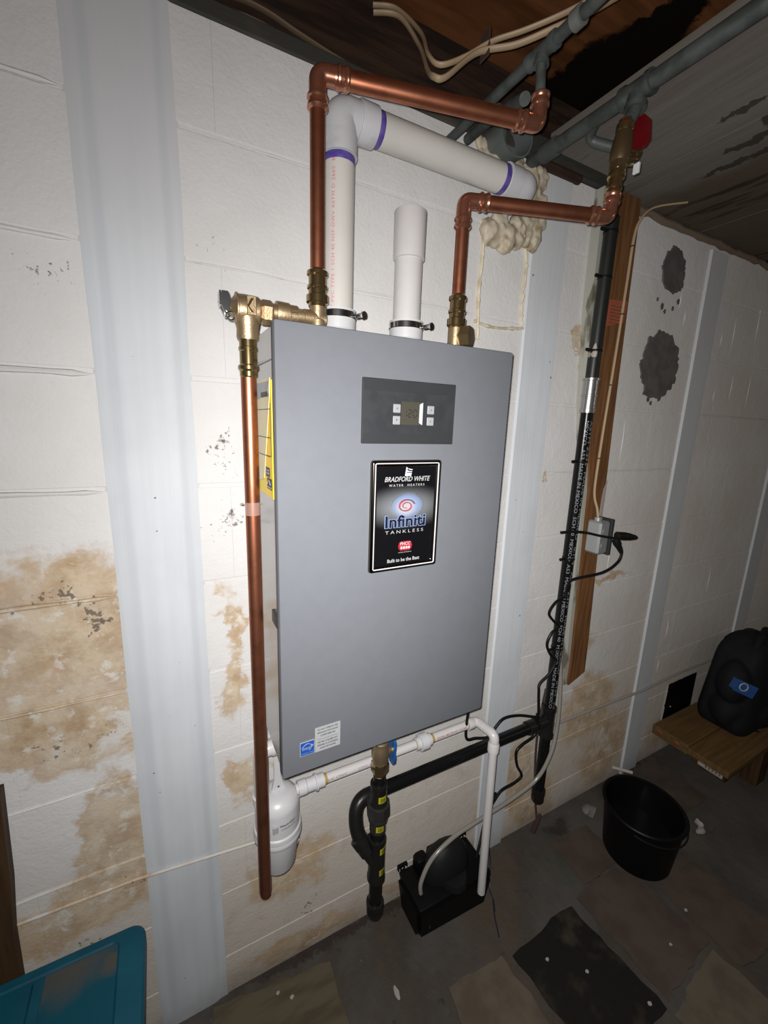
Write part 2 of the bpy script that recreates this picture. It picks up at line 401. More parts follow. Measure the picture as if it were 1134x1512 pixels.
M_sill = mat('sill_plate', (0.0315, 0.0306, 0.0252), .8, 0, col2=(0.063, 0.0495, 0.036), scale=14, stretch=(.3, 1, 2), lo=.5, hi=.7, bump=.3)
M_romex = mat('cream_cable', (0.368, 0.264, 0.16), .5)
M_oldcable = mat('old_cable', (0.117, 0.0765, 0.045), .6)
M_foam = mat('spray_foam', (.47, .41, .31), .55, 0, col2=(.27, .205, .12), scale=30, lo=.45, hi=.7, bump=.4, bscale=70)
M_caulk = mat('dried_foam', (.60, .54, .41), .6, 0, col2=(.46, .38, .25), scale=30, bump=.4)
M_patch = mat('cement_patch', (.115, .105, .10), .85, 0, col2=(.085, .078, .074), scale=18, bump=.5, bscale=60, spec=.15)
M_teal = mat('teal_plastic', (.004, .060, .095), .45, 0, col2=(.005, .072, .11), scale=14, spec=.25)
def tealdust_material():
    m, t = new_mat('dusty_teal'); b = t.b
    g = t.n('ShaderNodeNewGeometry').outputs['Position']
    sx = t.n('ShaderNodeSeparateXYZ'); t.link(g, sx.inputs[0])
    cb = t.n('ShaderNodeCombineXYZ'); t.link(sx.outputs[0], cb.inputs[0]); t.link(sx.outputs[1], cb.inputs[2])
    xy = t.vmath('ADD', cb.outputs[0], t.vmath('MULTIPLY', t.vmath('SUBTRACT', t.noise(g, 12, 5, .7, 1), (.5, .5, .5)), (.10, 0, .10)))
    k = t.blob(xy, -.38, -.075, .11, .07, 1.0); k = t.blob(xy, -.31, -.10, .04, .035, 1.2, k)
    c = t.mix(t.math('MULTIPLY', t.step(k, .05, .8), .85), (.004, .060, .090), (.075, .068, .058))
    t.link(c, b.inputs['Base Color']); b.inputs['Roughness'].default_value = .6; b.inputs['Specular IOR Level'].default_value = .15
    return m
M_tealdust = tealdust_material()
M_dust = mat('dust_on_lid', (0.1, 0.088, 0.072), .8, 0, col2=(0.052, 0.072, 0.08), scale=6, lo=.4, hi=.65, spec=.15)
M_brownwood = mat('brown_plank', (0.06, 0.033, 0.015), .6, 0, col2=(0.036, 0.018, 0.0084), scale=10, stretch=(5, 5, .4), spec=.15)
M_tube = mat('vinyl_tube', (0.286, 0.264, 0.231), .18, 0, alpha=.75)
M_cloth = mat('black_cloth', (.010, .010, .011), .75, bump=.4, bscale=250, spec=.15)
M_clothb = mat('blue_patch', (0.016, 0.072, 0.24), .6)
M_scrap = mat('white_scrap', (0.33, 0.3025, 0.275), .6, spec=.15)
M_stone = mat('stone', (0.152, 0.144, 0.136), .8, bump=.4)
M_tile1 = mat('tan_tile', (0.1089, 0.0891, 0.06435), .75, 0, col2=(0.0825, 0.066, 0.04785), scale=12, bump=.3, spec=.15)
M_tile2 = mat('black_tile', (0.011, 0.01, 0.0085), .7, 0, col2=(0.05, 0.0375, 0.0275), scale=9, lo=.5, hi=.75, bump=.3, spec=.15)
M_tile3 = mat('brown_tile', (0.078, 0.0585, 0.0465), .75, 0, col2=(0.06, 0.045, 0.036), scale=10, bump=.3, spec=.15)
M_tile4 = mat('olive_tile', (0.0957, 0.08085, 0.0528), .75, 0, col2=(0.066, 0.05445, 0.03465), scale=9, stretch=(.6, 3, 1), bump=.3, spec=.15)
M_postpaint = mat('post_side_paint', (.34, .34, .29), .6, 0, col2=(.12, .11, .08), scale=20, stretch=(1, 1, .3), lo=.55, hi=.66)
M_metalbox = mat('box_galvanised', (.40, .41, .41), .4, .6)
M_almond = mat('almond_outlet', (.66, .60, .48), .4)
M_bluewire = mat('blue_wire', (.010, .012, .035), .5)
M_rust = mat('rust', (.05, .025, .02), .85, bump=.4)

# ================================================================== SETTING
Z0J = 1.963; CH = .2037
zs = [2.13] + [Z0J - CH * k for k in range(10)] + [0.0]
XL, XR = -1.25, 3.4
bm = B(); bxl(bm, (XL, .0014, -.02), (XR, .2, 2.13)); wall = struct('wall_back', bm, M_wall)
cache = {}
for r in range(len(zs) - 1):
    z1, z0 = zs[r] - (.004 if r else 0), zs[r + 1] + .004
    x = -.037 + (.2 if r % 2 else 0) - .4 * 4
    while x < XR:
        w = .4
        if x > 1.3 and rnd.random() < .35: w = .2
        x1 = min(x + w, XR)
        if x1 > XL + .05 and x1 - x > .06:
            xa = max(x, XL)
            key = (round(x1 - xa, 2), round(z1 - z0, 3))
            if key not in cache:
                b2 = B(); bxl(b2, (0, 0, 0), (x1 - xa - .0002, .03, z1 - z0))
                bmesh.ops.bevel(b2, geom=[e for e in b2.edges if abs(e.verts[0].co.x - e.verts[1].co.x) > .01], offset=.0009, segments=1, affect='EDGES')
                me = bpy.data.meshes.new('concrete_block'); b2.to_mesh(me); b2.free(); me.materials.append(M_wall); cache[key] = me
            o = bpy.data.objects.new('concrete_block', cache[key]); C.objects.link(o)
            o.parent = wall; o.location = V((xa, -.0003 + rnd.uniform(-.0002, .0002), z0)) - OFF[wall.name]
        x += w
# raised mortar smears on the bed joints that show as ridges
bm = B()
for x0, x1, z, r in ((-.9, -.25, 1.964, .0085), (-.9, -.25, 1.755, .0075), (-.9, -.25, 1.55, .0085), (-.9, -.25, 1.346, .007), (-.9, -.25, 1.146, .008), (-.9, -.25, .941, .006), (-.9, -.25, .74, .006), (-.9, -.25, .535, .006),
                     (.03, .30, 1.962, .004), (-.09, .08, 1.757, .004), (.20, .6, 1.70 + .06, .0035), (.9, 1.54, 1.352, .003), (.9, 1.54, .94, .0035), (1.66, 2.3, 1.556, .003)):
    n = max(6, int((x1 - x0) / .03)); pts = []; rs = []
    for i in range(n + 1):
        xx = x0 + (x1 - x0) * i / n
        pts.append((xx, .0012, z + .002 * noise.noise(V((xx * 9, z * 5, 0))))); rs.append(r * (.75 + .5 * noise.noise(V((xx * 14, z, 3)))) if 0 < i < n else .001)
    tube(bm, pts, rs, 8, flat=.7)
for x, z0, z1 in ((1.36, 1.575, 1.74), (1.46, 1.84, 1.90), (1.42, 1.89, 1.95), (1.80, 1.78, 1.94), (1.97, 1.82, 2.0), (1.86, 1.6, 1.74), (2.0, 1.57, 1.75), (1.72, 1.80, 1.86), (1.74, 1.60, 1.66), (1.22, 1.37, 1.54), (1.24, .96, 1.12), (1.72, .60, .72), (1.99, .76, .93), (1.70, .45, .53)):
    tube(bm, [(x, .001, z0), (x + .002, .001, (z0 + z1) / 2), (x, .001, z1)], [.001, .0032, .001], 8, flat=.7)
obj('mortar_ridge', bm, M_wall, wall)['kind'] = 'stuff'
# painted reinforcement straps
def strap(n, x0, x1, z1=2.13, t=.006, feather=False):
    bm = B(); s = .0035
    if feather: prof = [(x0, .001), (x0 + .004, -.0012), (x0 + .024, -.0018), (x0 + .034, -.0046), (x0 + .05, -.0052), (x1 - .045, -.0052), (x1 - .030, -.0046), (x1 - .022, -.0016), (x1 - .004, -.0012), (x1, .001)]
    else: prof = [(x0, .001), (x0 + s, -t), (x1 - s, -t), (x1, .001)]
    NZ = 30; rings = []; K = len(prof)
    for i in range(NZ + 1):
        z = z1 * i / NZ; ring = []
        for j, (x, y) in enumerate(prof):
            fade = 1 - .65 * max(0, (z - 1.75) / .38) if feather else 1
            ring.append(bm.verts.new((x + (.0025 if feather else .0012) * noise.noise(V((x0 * 7 + j * .3, z * 4, 0))), y * fade, z)))
        rings.append(ring)
    for i in range(NZ):
        for k in range(K - 1): bm.faces.new((rings[i][k], rings[i][k + 1], rings[i + 1][k + 1], rings[i + 1][k]))
        bm.faces.new((rings[i][K - 1], rings[i][0], rings[i + 1][0], rings[i + 1][K - 1]))
    bm.faces.new(rings[0]); bm.faces.new(rings[-1][::-1])
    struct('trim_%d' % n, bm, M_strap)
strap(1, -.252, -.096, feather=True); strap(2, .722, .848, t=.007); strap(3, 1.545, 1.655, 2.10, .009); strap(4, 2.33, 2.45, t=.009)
bm = B(); bxl(bm, (-1.6, -3.2, -.1), (XR + .1, .2, 0)); floor = struct('floor', bm, M_floor)
# remnants of old floor tile
def ragged(pts, amp=.006, n=7, seed=0):
    out = []
    for i in range(len(pts)):
        a, b = V((*pts[i], 0)), V((*pts[(i + 1) % len(pts)], 0))
        for k in range(n):
            p = a.lerp(b, k / n); out.append((p.x + amp * noise.noise(p * 24 + V((seed, 0, 5))), p.y + amp * noise.noise(p * 24 + V((0, seed, 9)))))
    return out
for i, (pts, m) in enumerate((
        ([(.434, -.252), (.612, -.266), (.622, -.47), (.40, -.47)], M_tile1),
        ([(.64, -.275), (.90, -.269), (.925, -.545), (.66, -.56)], M_tile2),
        ([(.935, -.256), (1.17, -.25), (1.196, -.513), (.945, -.54)], M_tile3),
        ([(1.596, -.02), (1.765, -.02), (1.765, -.246), (1.591, -.246)], M_tile3),
        ([(-.14, -.014), (.165, -.055), (.164, -.30), (-.14, -.30)], M_tile4),
        ([(1.21, -.36), (1.42, -.36), (1.42, -.60), (1.21, -.60)], M_tile3),
        ([(.93, -.56), (1.18, -.53), (1.2, -.80), (.93, -.80)], M_tile1),
        ([(1.0, -.10), (1.19, -.10), (1.19, -.245), (1.0, -.245)], M_tile3))):
    bm = B(); slab(bm, ragged(pts, (.014 if i == 1 else .013), 9, i), -.004, .0025); obj('floor_tile', bm, m, floor)
# ceiling: open joist bay over the heater, board-marked slab to the right
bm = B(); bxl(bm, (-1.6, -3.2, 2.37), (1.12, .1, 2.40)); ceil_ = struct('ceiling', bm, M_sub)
bm = B(); bxl(bm, (.70, -3.2, 2.135), (.99, -.055, 2.16)); bxl(bm, (.99, -3.2, 2.135), (XR + .1, .2, 2.16)); struct('ceiling_slab', bm, M_slab)
for i in range(7):     # formwork boards of the slab
    x0 = .70 + i * .46 - (.17 if i else 0); x1 = min(x0 + .459, XR)
    bm = B(); bxl(bm, (x0, -3.1, 2.129 + .0006 * (i % 2)), (min(x1, .99) if i == 0 else x1, -.055 if i == 0 else .03, 2.136), .0015); obj('board_mark', bm, M_slab, bpy.data.objects['ceiling_slab'])
bm = B(); bxl(bm, (-1.6, -.002, 2.131), (.60, .14, 2.160), .003); bxl(bm, (.60, -.012, 2.131), (.985, .14, 2.185), .004); struct('trim_5', bm, M_sill)
bm = B(); bxl(bm, (-1.6, .02, 2.164), (.69, .14, 2.172)); struct('trim_6', bm, M_caulk)
bm = B(); bxl(bm, (-1.6, .1, 2.16), (1.12, .18, 2.40)); struct('trim_7', bm, M_joist)
bm = B(); bxl(bm, (1.06, -3.2, 2.155), (1.10, .1, 2.372)); struct('trim_8', bm, M_black_joist)
bm = B(); bxl(bm, (-.62, -3.2, 2.13), (-.58, .1, 2.372)); struct('trim_9', bm, M_joist)
bm = B(); tube(bm, [(.70 + i * .02, -.012, 2.125 + .006 * noise.noise(V((i, 2, 3)))) for i in range(9)], .012, 8); 
struct('trim_10', bm, M_joist)
bm = B()   # ragged mortar between wall head and slab on the right
pts = [(1.08 + i * .035, -.004, 2.122 + .014 * noise.noise(V((i * .9, 1, 0)))) for i in range(62)]
tube(bm, pts, [.009 + .009 * abs(noise.noise(V((i * 1.3, 5, 0)))) for i in range(62)], 8)
struct('trim_11', bm, mat('brown_mortar', (.16, .115, .08), .9, bump=.5))
bm = B(); bxl(bm, (XR, -3.2, 0), (XR + .1, .2, 2.4)); struct('wall_right', bm, M_wall)

# ================================================================== WATER HEATER
HB, HT, HW = .835, 1.629, .47
wh = thing('water_heater', (HW / 2, -.12, HB), 'large silver-grey tankless water heater hung on the white block wall', 'water heater')
bm = B(); bxl(bm, (.003, -.216, HB + .003), (HW - .003, -.002, HT - .052), .003); bxl(bm, (.004, -.216, HT - .0505), (HW - .004, -.002, HT - .002), .003)
obj('case', bm, M_case, wh)
bm = B(); bxl(bm, (0, -.24, HB), (HW, -.2165, HT), .004, 2); fc = obj('front_cover', bm, M_silver, wh)
bm = B(); bxl(bm, (.18, -.232, HB - .006), (.214, -.222, HB + .002), .002); obj('cover_latch', bm, M_dark, wh)
bm = B(); bxl(bm, (-.0012, -.222, 1.130), (.004, -.188, 1.153), .0008); obj('side_vent', bm, M_dark, wh)
bm = B(); bxl(bm, (.05, -.2, HB - .004), (.42, -.02, HB + .004), .002); obj('bottom_plate', bm, M_dark, wh)
# control panel
bm = B(); bxl(bm, (.143, -.2445, 1.450), (.332, -.239, 1.558), .0012); cp = obj('control_panel', bm, M_panel, wh)
bm = B(); bxl(bm, (.1455, -.2452, 1.538), (.3295, -.2443, 1.5555)); obj('panel_strip', bm, M_panel2, cp)
bm = B(); bxl(bm, (.1455, -.2452, 1.4525), (.3295, -.2443, 1.468)); obj('panel_strip', bm, M_panel2, cp)
bm = B(); bxl(bm, (.2175, -.2455, 1.483), (.2605, -.244, 1.523), .0005); obj('display', bm, M_lcd, cp)
bm = B(); poly(bm, [(.254, 1.487), (.2605, 1.4835), (.2605, 1.5225), (.254, 1.519)], -.2462, -.2453); obj('display_bezel', bm, M_white, cp)
bx = B()
def seg7(b, x, z, w, h, segs):
    t = w * .22; g = t * .3
    for s in segs:
        if s in 'adg':
            zz = {'a': h, 'd': 0, 'g': h / 2}[s]; bxl(b, (x + g + t * .4, -.2459, z + zz - t / 2), (x + w - g - t * .4, -.2454, z + zz + t / 2))
        else:
            xx = 0 if s in 'ef' else w; zz = h / 2 if s in 'bf' else 0
            bxl(b, (x + xx - t / 2, -.2459, z + zz + g + t * .4), (x + xx + t / 2, -.2454, z + zz + h / 2 - g - t * .4))
seg7(bx, .2215, 1.4965, .0055, .0125, 'bc'); seg7(bx, .2305, 1.4965, .0072, .0125, 'abged'); seg7(bx, .2412, 1.4965, .0072, .0125, 'abcdef')
obj('display_digits', bx, M_ink, cp, None)
for (x, z, s) in ((.2005, 1.503, 'power'), (.2005, 1.483, 'mode'), (.2705, 1.503, 'up'), (.2705, 1.483, 'down')):
    bm = B(); bxl(bm, (x, -.2468, z), (x + .0145, -.2445, z + .0148), .001); obj('button', bm, M_button, cp, label='white square push button')
    bm = B(); cx_, cz_ = x + .0073, z + .0074
    if s == 'up': poly(bm, [(cx_ - .0018, cz_ - .0015), (cx_ + .0018, cz_ - .0015), (cx_, cz_ + .002)], -.2472, -.2467)
    elif s == 'down': poly(bm, [(cx_ - .0018, cz_ + .0012), (cx_ + .0018, cz_ + .0012), (cx_, cz_ - .0018)], -.2472, -.2467)
    elif s == 'power': bxl(bm, (cx_ - .0014, -.2472, cz_ - .0014), (cx_ + .0014, -.2467, cz_ + .0014))
    else: bxl(bm, (cx_ - .001, -.2472, cz_ - .002), (cx_ - .0003, -.2467, cz_ + .002)); bxl(bm, (cx_ - .001, -.2472, cz_), (cx_ + .0014, -.2467, cz_ + .002))
    obj('button_icon', bm, M_inkgrey, cp, None)
# badge
bx0, bx1, bz0, bz1 = .1635, .3085, 1.2155, 1.4205
def badge_mat():
    m, t = new_mat('badge_print'); b = t.b
    g = t.n('ShaderNodeNewGeometry').outputs['Position']
    k = t.blob(g, .236, 1.335, .115, .050, 1.0)
    c = t.mix(t.step(k, .08, .95), (.003, .003, .004), (.17, .175, .185))
    k = t.blob(g, .2385, 1.337, .040, .028, 1.0)
    c = t.mix(t.step(k, .0, .6), c, (.16, .23, .38))
    k = t.blob(g, .236, 1.334, .030, .022, 1.0)
    c = t.mix(t.step(k, .1, .7), c, (.32, .30, .32))
    t.link(c, b.inputs['Base Color']); b.inputs['Roughness'].default_value = .3
    return m
bm = B(); bxl(bm, (bx0, -.2435, bz0), (bx1, -.2405, bz1), .001); bd = obj('badge', bm, badge_mat(), wh)
def ring_rect(bm, x0, x1, z0, z1, prof, rad=.006):
    # rounded-rectangle rail swept with profile of (inset, y)
    cs = [(x0, z0, PI), (x1, z0, 1.5 * PI), (x1, z1, 0), (x0, z1, .5 * PI)]
    rings = []
    for ins, y in prof:
        r = max(rad - ins, .0008); ring = []
        for (cx_, cz_, a0), (sx, sz) in zip(cs, ((1, 1), (-1, 1), (-1, -1), (1, -1))):
            px, pz = cx_ + sx * (ins + r), cz_ + sz * (ins + r)
            for k in range(5): a = a0 + PI / 2 * k / 4; ring.append(bm.verts.new((px + r * math.cos(a), y, pz + r * math.sin(a))))
        rings.append(ring)
    n = len(rings[0])
    for i in range(len(rings) - 1):
        for k in range(n): bm.faces.new((rings[i][k], rings[i][(k + 1) % n], rings[i + 1][(k + 1) % n], rings[i + 1][k]))
bm = B(); ring_rect(bm, bx0 - .001, bx1 + .001, bz0 - .001, bz1 + .001, [(0, -.2402), (.0003, -.244), (.002, -.2468), (.006, -.2475), (.010, -.2465), (.0125, -.2436)]); obj('badge_frame', bm, M_chrome, bd, 60)
bm = B(); ring_rect(bm, bx0 + .0045, bx1 - .0055, bz0 + .0045, bz1 - .0035, [(0, -.2466), (.0004, -.2482), (.0012, -.2485), (.002, -.2482), (.0026, -.2466)], .004); obj('frame_bead', bm, M_bright, bd, 60, label='bright white bead round the badge')
Y = -.2441
def btxt(s, x, z, size, m, name='badge_lettering', y=Y, **kw):
    me = text_mesh(s, size, flat((x, y, z), (1, 0, 0), (0, 0, 1)), **kw); return obj(name, me, m, bd, None)
xm = .236
btxt('BRADFORD WHITE', xm, 1.3865, .0125, M_inkw, bold=.014, shear=.28, width=.096)
btxt('WATER  HEATERS', xm, 1.3755, .006, M_inkw, bold=.01, spacing=1.5, width=.075)
bm = B(); poly(bm, [(.2305, 1.3925), (.2435, 1.3925), (.246, 1.4045), (.2425, 1.405), (.237, 1.406), (.233, 1.409)], Y - .0002, Y); obj('badge_emblem', bm, mat('emblem_grey', (.55, .55, .62), .4), bd, None)
bm = B(); poly(bm, [(.2345, 1.4035), (.239, 1.401), (.246, 1.401), (.2464, 1.4032), (.240, 1.4035), (.2352, 1.4062)], Y - .0004, Y - .0001); poly(bm, [(.234, 1.3985), (.2455, 1.398), (.2457, 1.3995), (.234, 1.40)], Y - .0004, Y - .0001); obj('emblem_bar', bm, M_ink, bd, None)
bm = B(); pts = []
for i in range(60):
    a = i / 59 * 2 * PI * 1.75 + PI * .1; r = .0155 * (1 - i / 59 * .72); pts.append((.2355 + r * 1.15 * math.cos(a), Y - .0001, 1.337 + r * .82 * math.sin(a)))
tube(bm, pts, [.0055 * (1 - .6 * i / 59) for i in range(60)], 6, flat=.25); obj('badge_swirl', bm, M_pinkred, bd)
bm = B()
for ring, rr in enumerate((.033, .0355)):
    for i in range(13):
        a = math.radians(58 - i * 9); p = V((.239 + rr * math.cos(a), 0, 1.3365 + rr * .72 * math.sin(a)))
        bxl(bm, (p.x - .0006, Y - .0003, p.z - .0005), (p.x + .0006, Y, p.z + .0005))
tube(bm, [(.237 + .033 * math.cos(math.radians(a)), Y, 1.3365 + .023 * math.sin(math.radians(a))) for a in range(95, 190, 5)], [.0001 + .0005 * math.sin(PI * i / 18) for i in range(19)], 5, flat=.3)
obj('swirl_dots', bm, M_ink, bd, None)['kind'] = 'stuff'
btxt('Infiniti', xm, 1.3075, .031, M_lblue, bold=.05, width=.089, y=Y + .0002)
btxt('Infiniti', xm, 1.3075, .031, M_navy, bold=.018, width=.086, y=Y - .0002)
btxt('TANKLESS', xm - .001, 1.2885, .0085, M_inkw, spacing=1.5, width=.082)
bm = B(); ring = []
poly(bm, [(.2235 + dx, 1.2515 + dz) for dx, dz in ((0, .004), (.004, 0), (.024, 0), (.028, .004), (.029, .009), (.027, .016), (.022, .018), (.006, .018), (.001, .016), (-.001, .009))], Y - .0001, Y + .0003); obj('red_emblem', bm, M_red, bd, None)
btxt('PHCC', .2375, 1.2645, .0085, M_inkw, bold=.03, width=.022, y=Y - .0003)
bm = B()
for i in range(4): bxl(bm, (.2275 + i * .0054, Y - .0004, 1.2545), (.2315 + i * .0054, Y - .0001, 1.2595))
obj('emblem_bar', bm, mat('emblem_pink', (.75, .4, .42), .4), bd, None)
btxt('NATIONAL PARTNER SERVICE', .2375, 1.248, .0028, M_inkw, width=.028)
btxt('Built to be the Best', xm - .001, 1.2335, .0095, M_inkw, bold=.02, width=.070)
# front labels
bm = B(); bxl(bm, (.0615, -.2412, .872), (.112, -.2398, .9235)); wl = obj('warning_label', bm, M_paper, wh)
for i, s in enumerate(('DO NOT OPERATE THIS', 'APPLIANCE WITH FRONT', 'COVER REMOVED')):
    obj('label_lettering', text_mesh(s, .0046, flat((.0867, -.2415, .9185 - i * .0066), (1, 0, 0), (0, 0, 1)), bold=.02, width=(.040, .042, .030)[i]), M_ink, wl, None)
for i, s in enumerate(('NE PAS UTILISER CET', 'APPAREIL SI LE PANNEAU', 'AVANT EST RETIRE')):
    obj('label_lettering', text_mesh(s, .0046, flat((.0867, -.2415, .8915 - i * .0066), (1, 0, 0), (0, 0, 1)), bold=.02, width=(.040, .042, .032)[i]), M_ink, wl, None)
bm = B(); bxl(bm, (.066, -.2415, .8975), (.108, -.2411, .8982)); obj('label_rule', bm, M_inkgrey, wl, None)
bm = B(); bxl(bm, (.0325, -.2412, .873), (.0605, -.2398, .902)); el = obj('energy_label', bm, M_inkw, wh)
bm = B(); bxl(bm, (.0335, -.2415, .874), (.0595, -.2410, .901)); obj('blue_field', bm, M_blue, el, None)
obj('label_lettering', text_mesh('energy', .010, flat((.0455, -.2418, .8885), (1, 0, 0), (0, 0, 1)), shear=.35, width=.019), M_inkw, el, None)
obj('label_lettering', text_mesh('ENERGY STAR', .0042, flat((.0465, -.2418, .8775), (1, 0, 0), (0, 0, 1)), width=.023), M_lblue, el, None)
bm = B(); tube(bm, [(.036 + .021 * t / 12, -.2417, .890 + .0075 * math.sin(PI * t / 12)) for t in range(13)], .0005, 5); st = []
for k in range(10): r = .0032 if k % 2 == 0 else .0013; st.append((.0555 + r * math.sin(k * PI / 5), .8915 + r * math.cos(k * PI / 5)))
poly(bm, st, -.2418, -.2414); obj('label_arc', bm, M_inkw, el, None)
# energy guide on the left side
bm = B(); xg = -.0012
def sp(y, z, x=xg): return V((x, y, z))
def sidequad(bm, ys, zs_, x0, x1):
    a = [bm.verts.new((x0, y, z)) for y, z in zip(ys, zs_)]; b = [bm.verts.new((x1, y, z)) for y, z in zip(ys, zs_)]
    n = len(a); bm.faces.new(a); bm.faces.new(b[::-1])
    for i in range(n): bm.faces.new((a[i], b[i], b[(i + 1) % n], a[(i + 1) % n]))
sidequad(bm, (-.085, -.2155, -.2155, -.085), (1.357, 1.357, 1.545, 1.545), -.0005, .0035); eg = obj('energy_guide', bm, M_yellow, wh, label='bright yellow energy guide sticker')
bm = B(); sidequad(bm, (-.085, -.2145, -.212, -.192, -.16, -.085), (1.548, 1.548, 1.525, 1.47, 1.385, 1.37), -.0024, -.0012); obj('peeling_tape', bm, M_oldtape, eg, None)
bm = B(); sidequad(bm, (-.09, -.2145, -.205, -.09), (1.545, 1.543, 1.525, 1.515), -.0032, -.0026); obj('torn_corner', bm, M_paper, eg, None)
bm = B()
for z in (1.50, 1.455, 1.425): bxl(bm, (-.0028, -.2085, z), (-.0010, -.09, z + .0012))
bxl(bm, (-.0012, -.2095, 1.425), (-.0006, -.2085, 1.51))
bxl(bm, (-.0012, -.196, 1.390), (-.0006, -.168, 1.406)); bxl(bm, (-.0012, -.209, 1.370), (-.0006, -.176, 1.3885)); bxl(bm, (-.0034, -.205, 1.52), (-.0027, -.155, 1.528))
obj('label_print', bm, M_ink, eg, None)
bm = B(); tube(bm, [(-.0016, -.18 - .022 * t / 10, 1.378 + .007 * math.sin(PI * t / 10)) for t in range(11)], .0008, 5); bxl(bm, (-.0018, -.205, 1.3722), (-.0013, -.18, 1.3745)); bxl(bm, (-.0018, -.19, 1.395), (-.0013, -.174, 1.3975)); bxl(bm, (-.0018, -.19, 1.400), (-.0013, -.174, 1.402)); obj('label_mark', bm, M_inkw, eg, None)
# vent collars with band clamps
def collar(x, y):
    bm = B(); lathe(bm, (x, y, HT - .003), (0, 0, 1), [(0, .037), (.006, .037), (.007, .0335), (.030, .0330), (.031, .0345), (.066, .0345), (.066, .029), (.02, .029)], 32, cap=False); obj('vent_collar', bm, M_white, wh, label='white plastic vent collar')
    bm = B(); lathe(bm, (x, y, HT + .047), (0, 0, 1), [(0, .0352), (.001, .0360), (.011, .0360), (.012, .0352)], 32); cl = obj('band_clamp', bm, M_steel, wh, label='steel worm-drive band clamp')
    bm = B(); lathe(bm, (x + .033, y - .026, HT + .053), (.3, -.8, 0), [(-.004, .005), (.010, .005)], 12); lathe(bm, (x + .0345, y - .031, HT + .053), (.3, -.8, 0), [(.006, .0075), (.010, .0075)], 8); obj('clamp_screw', bm, M_steel, cl)
PV1, PV2, PVY = .160, .312, -.085
collar(PV1, PVY); collar(PV2, PVY)

# ================================================================== VENT PIPES
PR = .0282; PZ = 2.012
vp = thing('vent_pipe', (PV1, PVY, HT), 'white plastic vent pipe with purple glue rings bending from the heater into the wall', 'pipe')
bm = B(); tube(bm, [(PV1, PVY, HT + .02), (PV1, PVY, PZ - .06)], PR, 32); vr = obj('riser', bm, M_pvc, vp)
bm = B(); tube(bm, [(PV1 + .055, PVY, PZ), (.585, PVY, PZ)], PR, 32); obj('cross_run', bm, M_pvc, vp)
def elbow(name, a, c, d, r, hub, hublen, m, parent, bend=.036, hubl2=None):
    a, c, d = V(a), V(c), V(d)
    u = (a - c).normalized(); w = (d - c).normalized(); bm = B(); h2 = hubl2 or hublen
    path = fillet([c + u * (bend + hublen), c, c + w * (bend + h2)], bend * 1.02, 12)
    # body
    tube(bm, fillet([c + u * bend * 1.02, c, c + w * bend * 1.02], bend, 14), r * 1.07, 32)
    lathe(bm, c + u * bend * .9, u, [(0, r), (.001, hub * .99), (.004, hub), (hublen, hub * 1.01), (hublen, r)], 32)
    lathe(bm, c + w * bend * .9, w, [(0, r), (.001, hub * 1.01), (.004, hub * 1.03), (h2, hub * 1.01), (h2, r)], 32)
    return obj(name, bm, m, parent, 40)
elbow('elbow', (PV1, PVY, HT), (PV1, PVY, PZ), (.6, PVY, PZ), PR, .0322, .034, M_pvcfit, vp)
elbow('elbow', (.2, PVY, PZ), (.608, PVY, PZ), (.608, .1, PZ), PR, .0318, .032, M_pvcfit, vp, .036, .04)
def ring(bm, p, d, r, w): lathe(bm, V(p) - V(d).normalized() * w / 2, d, [(0, r * .995), (.001, r * 1.012), (w - .001, r * 1.012), (w, r * .995)], 32)
for p, d, w in (((PV1, PVY, PZ - .073), (0, 0, 1), .013), ((PV1 + .073, PVY, PZ), (1, 0, 0), .012), ((.534, PVY, PZ), (1, 0, 0), .014)):
    bm = B(); ring(bm, p, d, PR, w); obj('primer_ring', bm, M_purple, vp, label='purple primer ring')
def cyl_text(s, p0, r, ang, size, length, **kw):     # text running up a vertical pipe
    p0 = V(p0); n = V((math.cos(ang), math.sin(ang), 0))
    def f(u, v):
        a = ang - v / r
        return p0 + V((math.cos(a) * (r + .0004), math.sin(a) * (r + .0004), u))
    return text_mesh(s, size, f, width=length, **kw)
obj('pipe_lettering', cyl_text('2" PVC TYPE 1 SCH 40 NSF-DWV ASTM D 2665  B', (PV1, PVY, 1.81), PR, math.radians(-131), .0085, .245, align='CENTER', spacing=1.15), mat('print_pipe_red', (.62, .14, .18), .5), vr, None)
ip = thing('intake_pipe', (PV2, PVY, HT), 'short white plastic pipe stub with open coupling standing on the heater', 'pipe')
bm = B(); lathe(bm, (PV2, PVY, HT + .03), (0, 0, 1), [(0, PR), (.16, PR), (.16, .024), (0, .024)], 32); obj('pipe', bm, M_pvcw, ip)
bm = B(); lathe(bm, (PV2, PVY, 1.808), (0, 0, 1), [(0, PR), (.001, .0318), (.085, .0325), (.087, .0318), (.087, .0275), (.02, .0275)], 32); obj('coupling', bm, M_pvcw, ip)

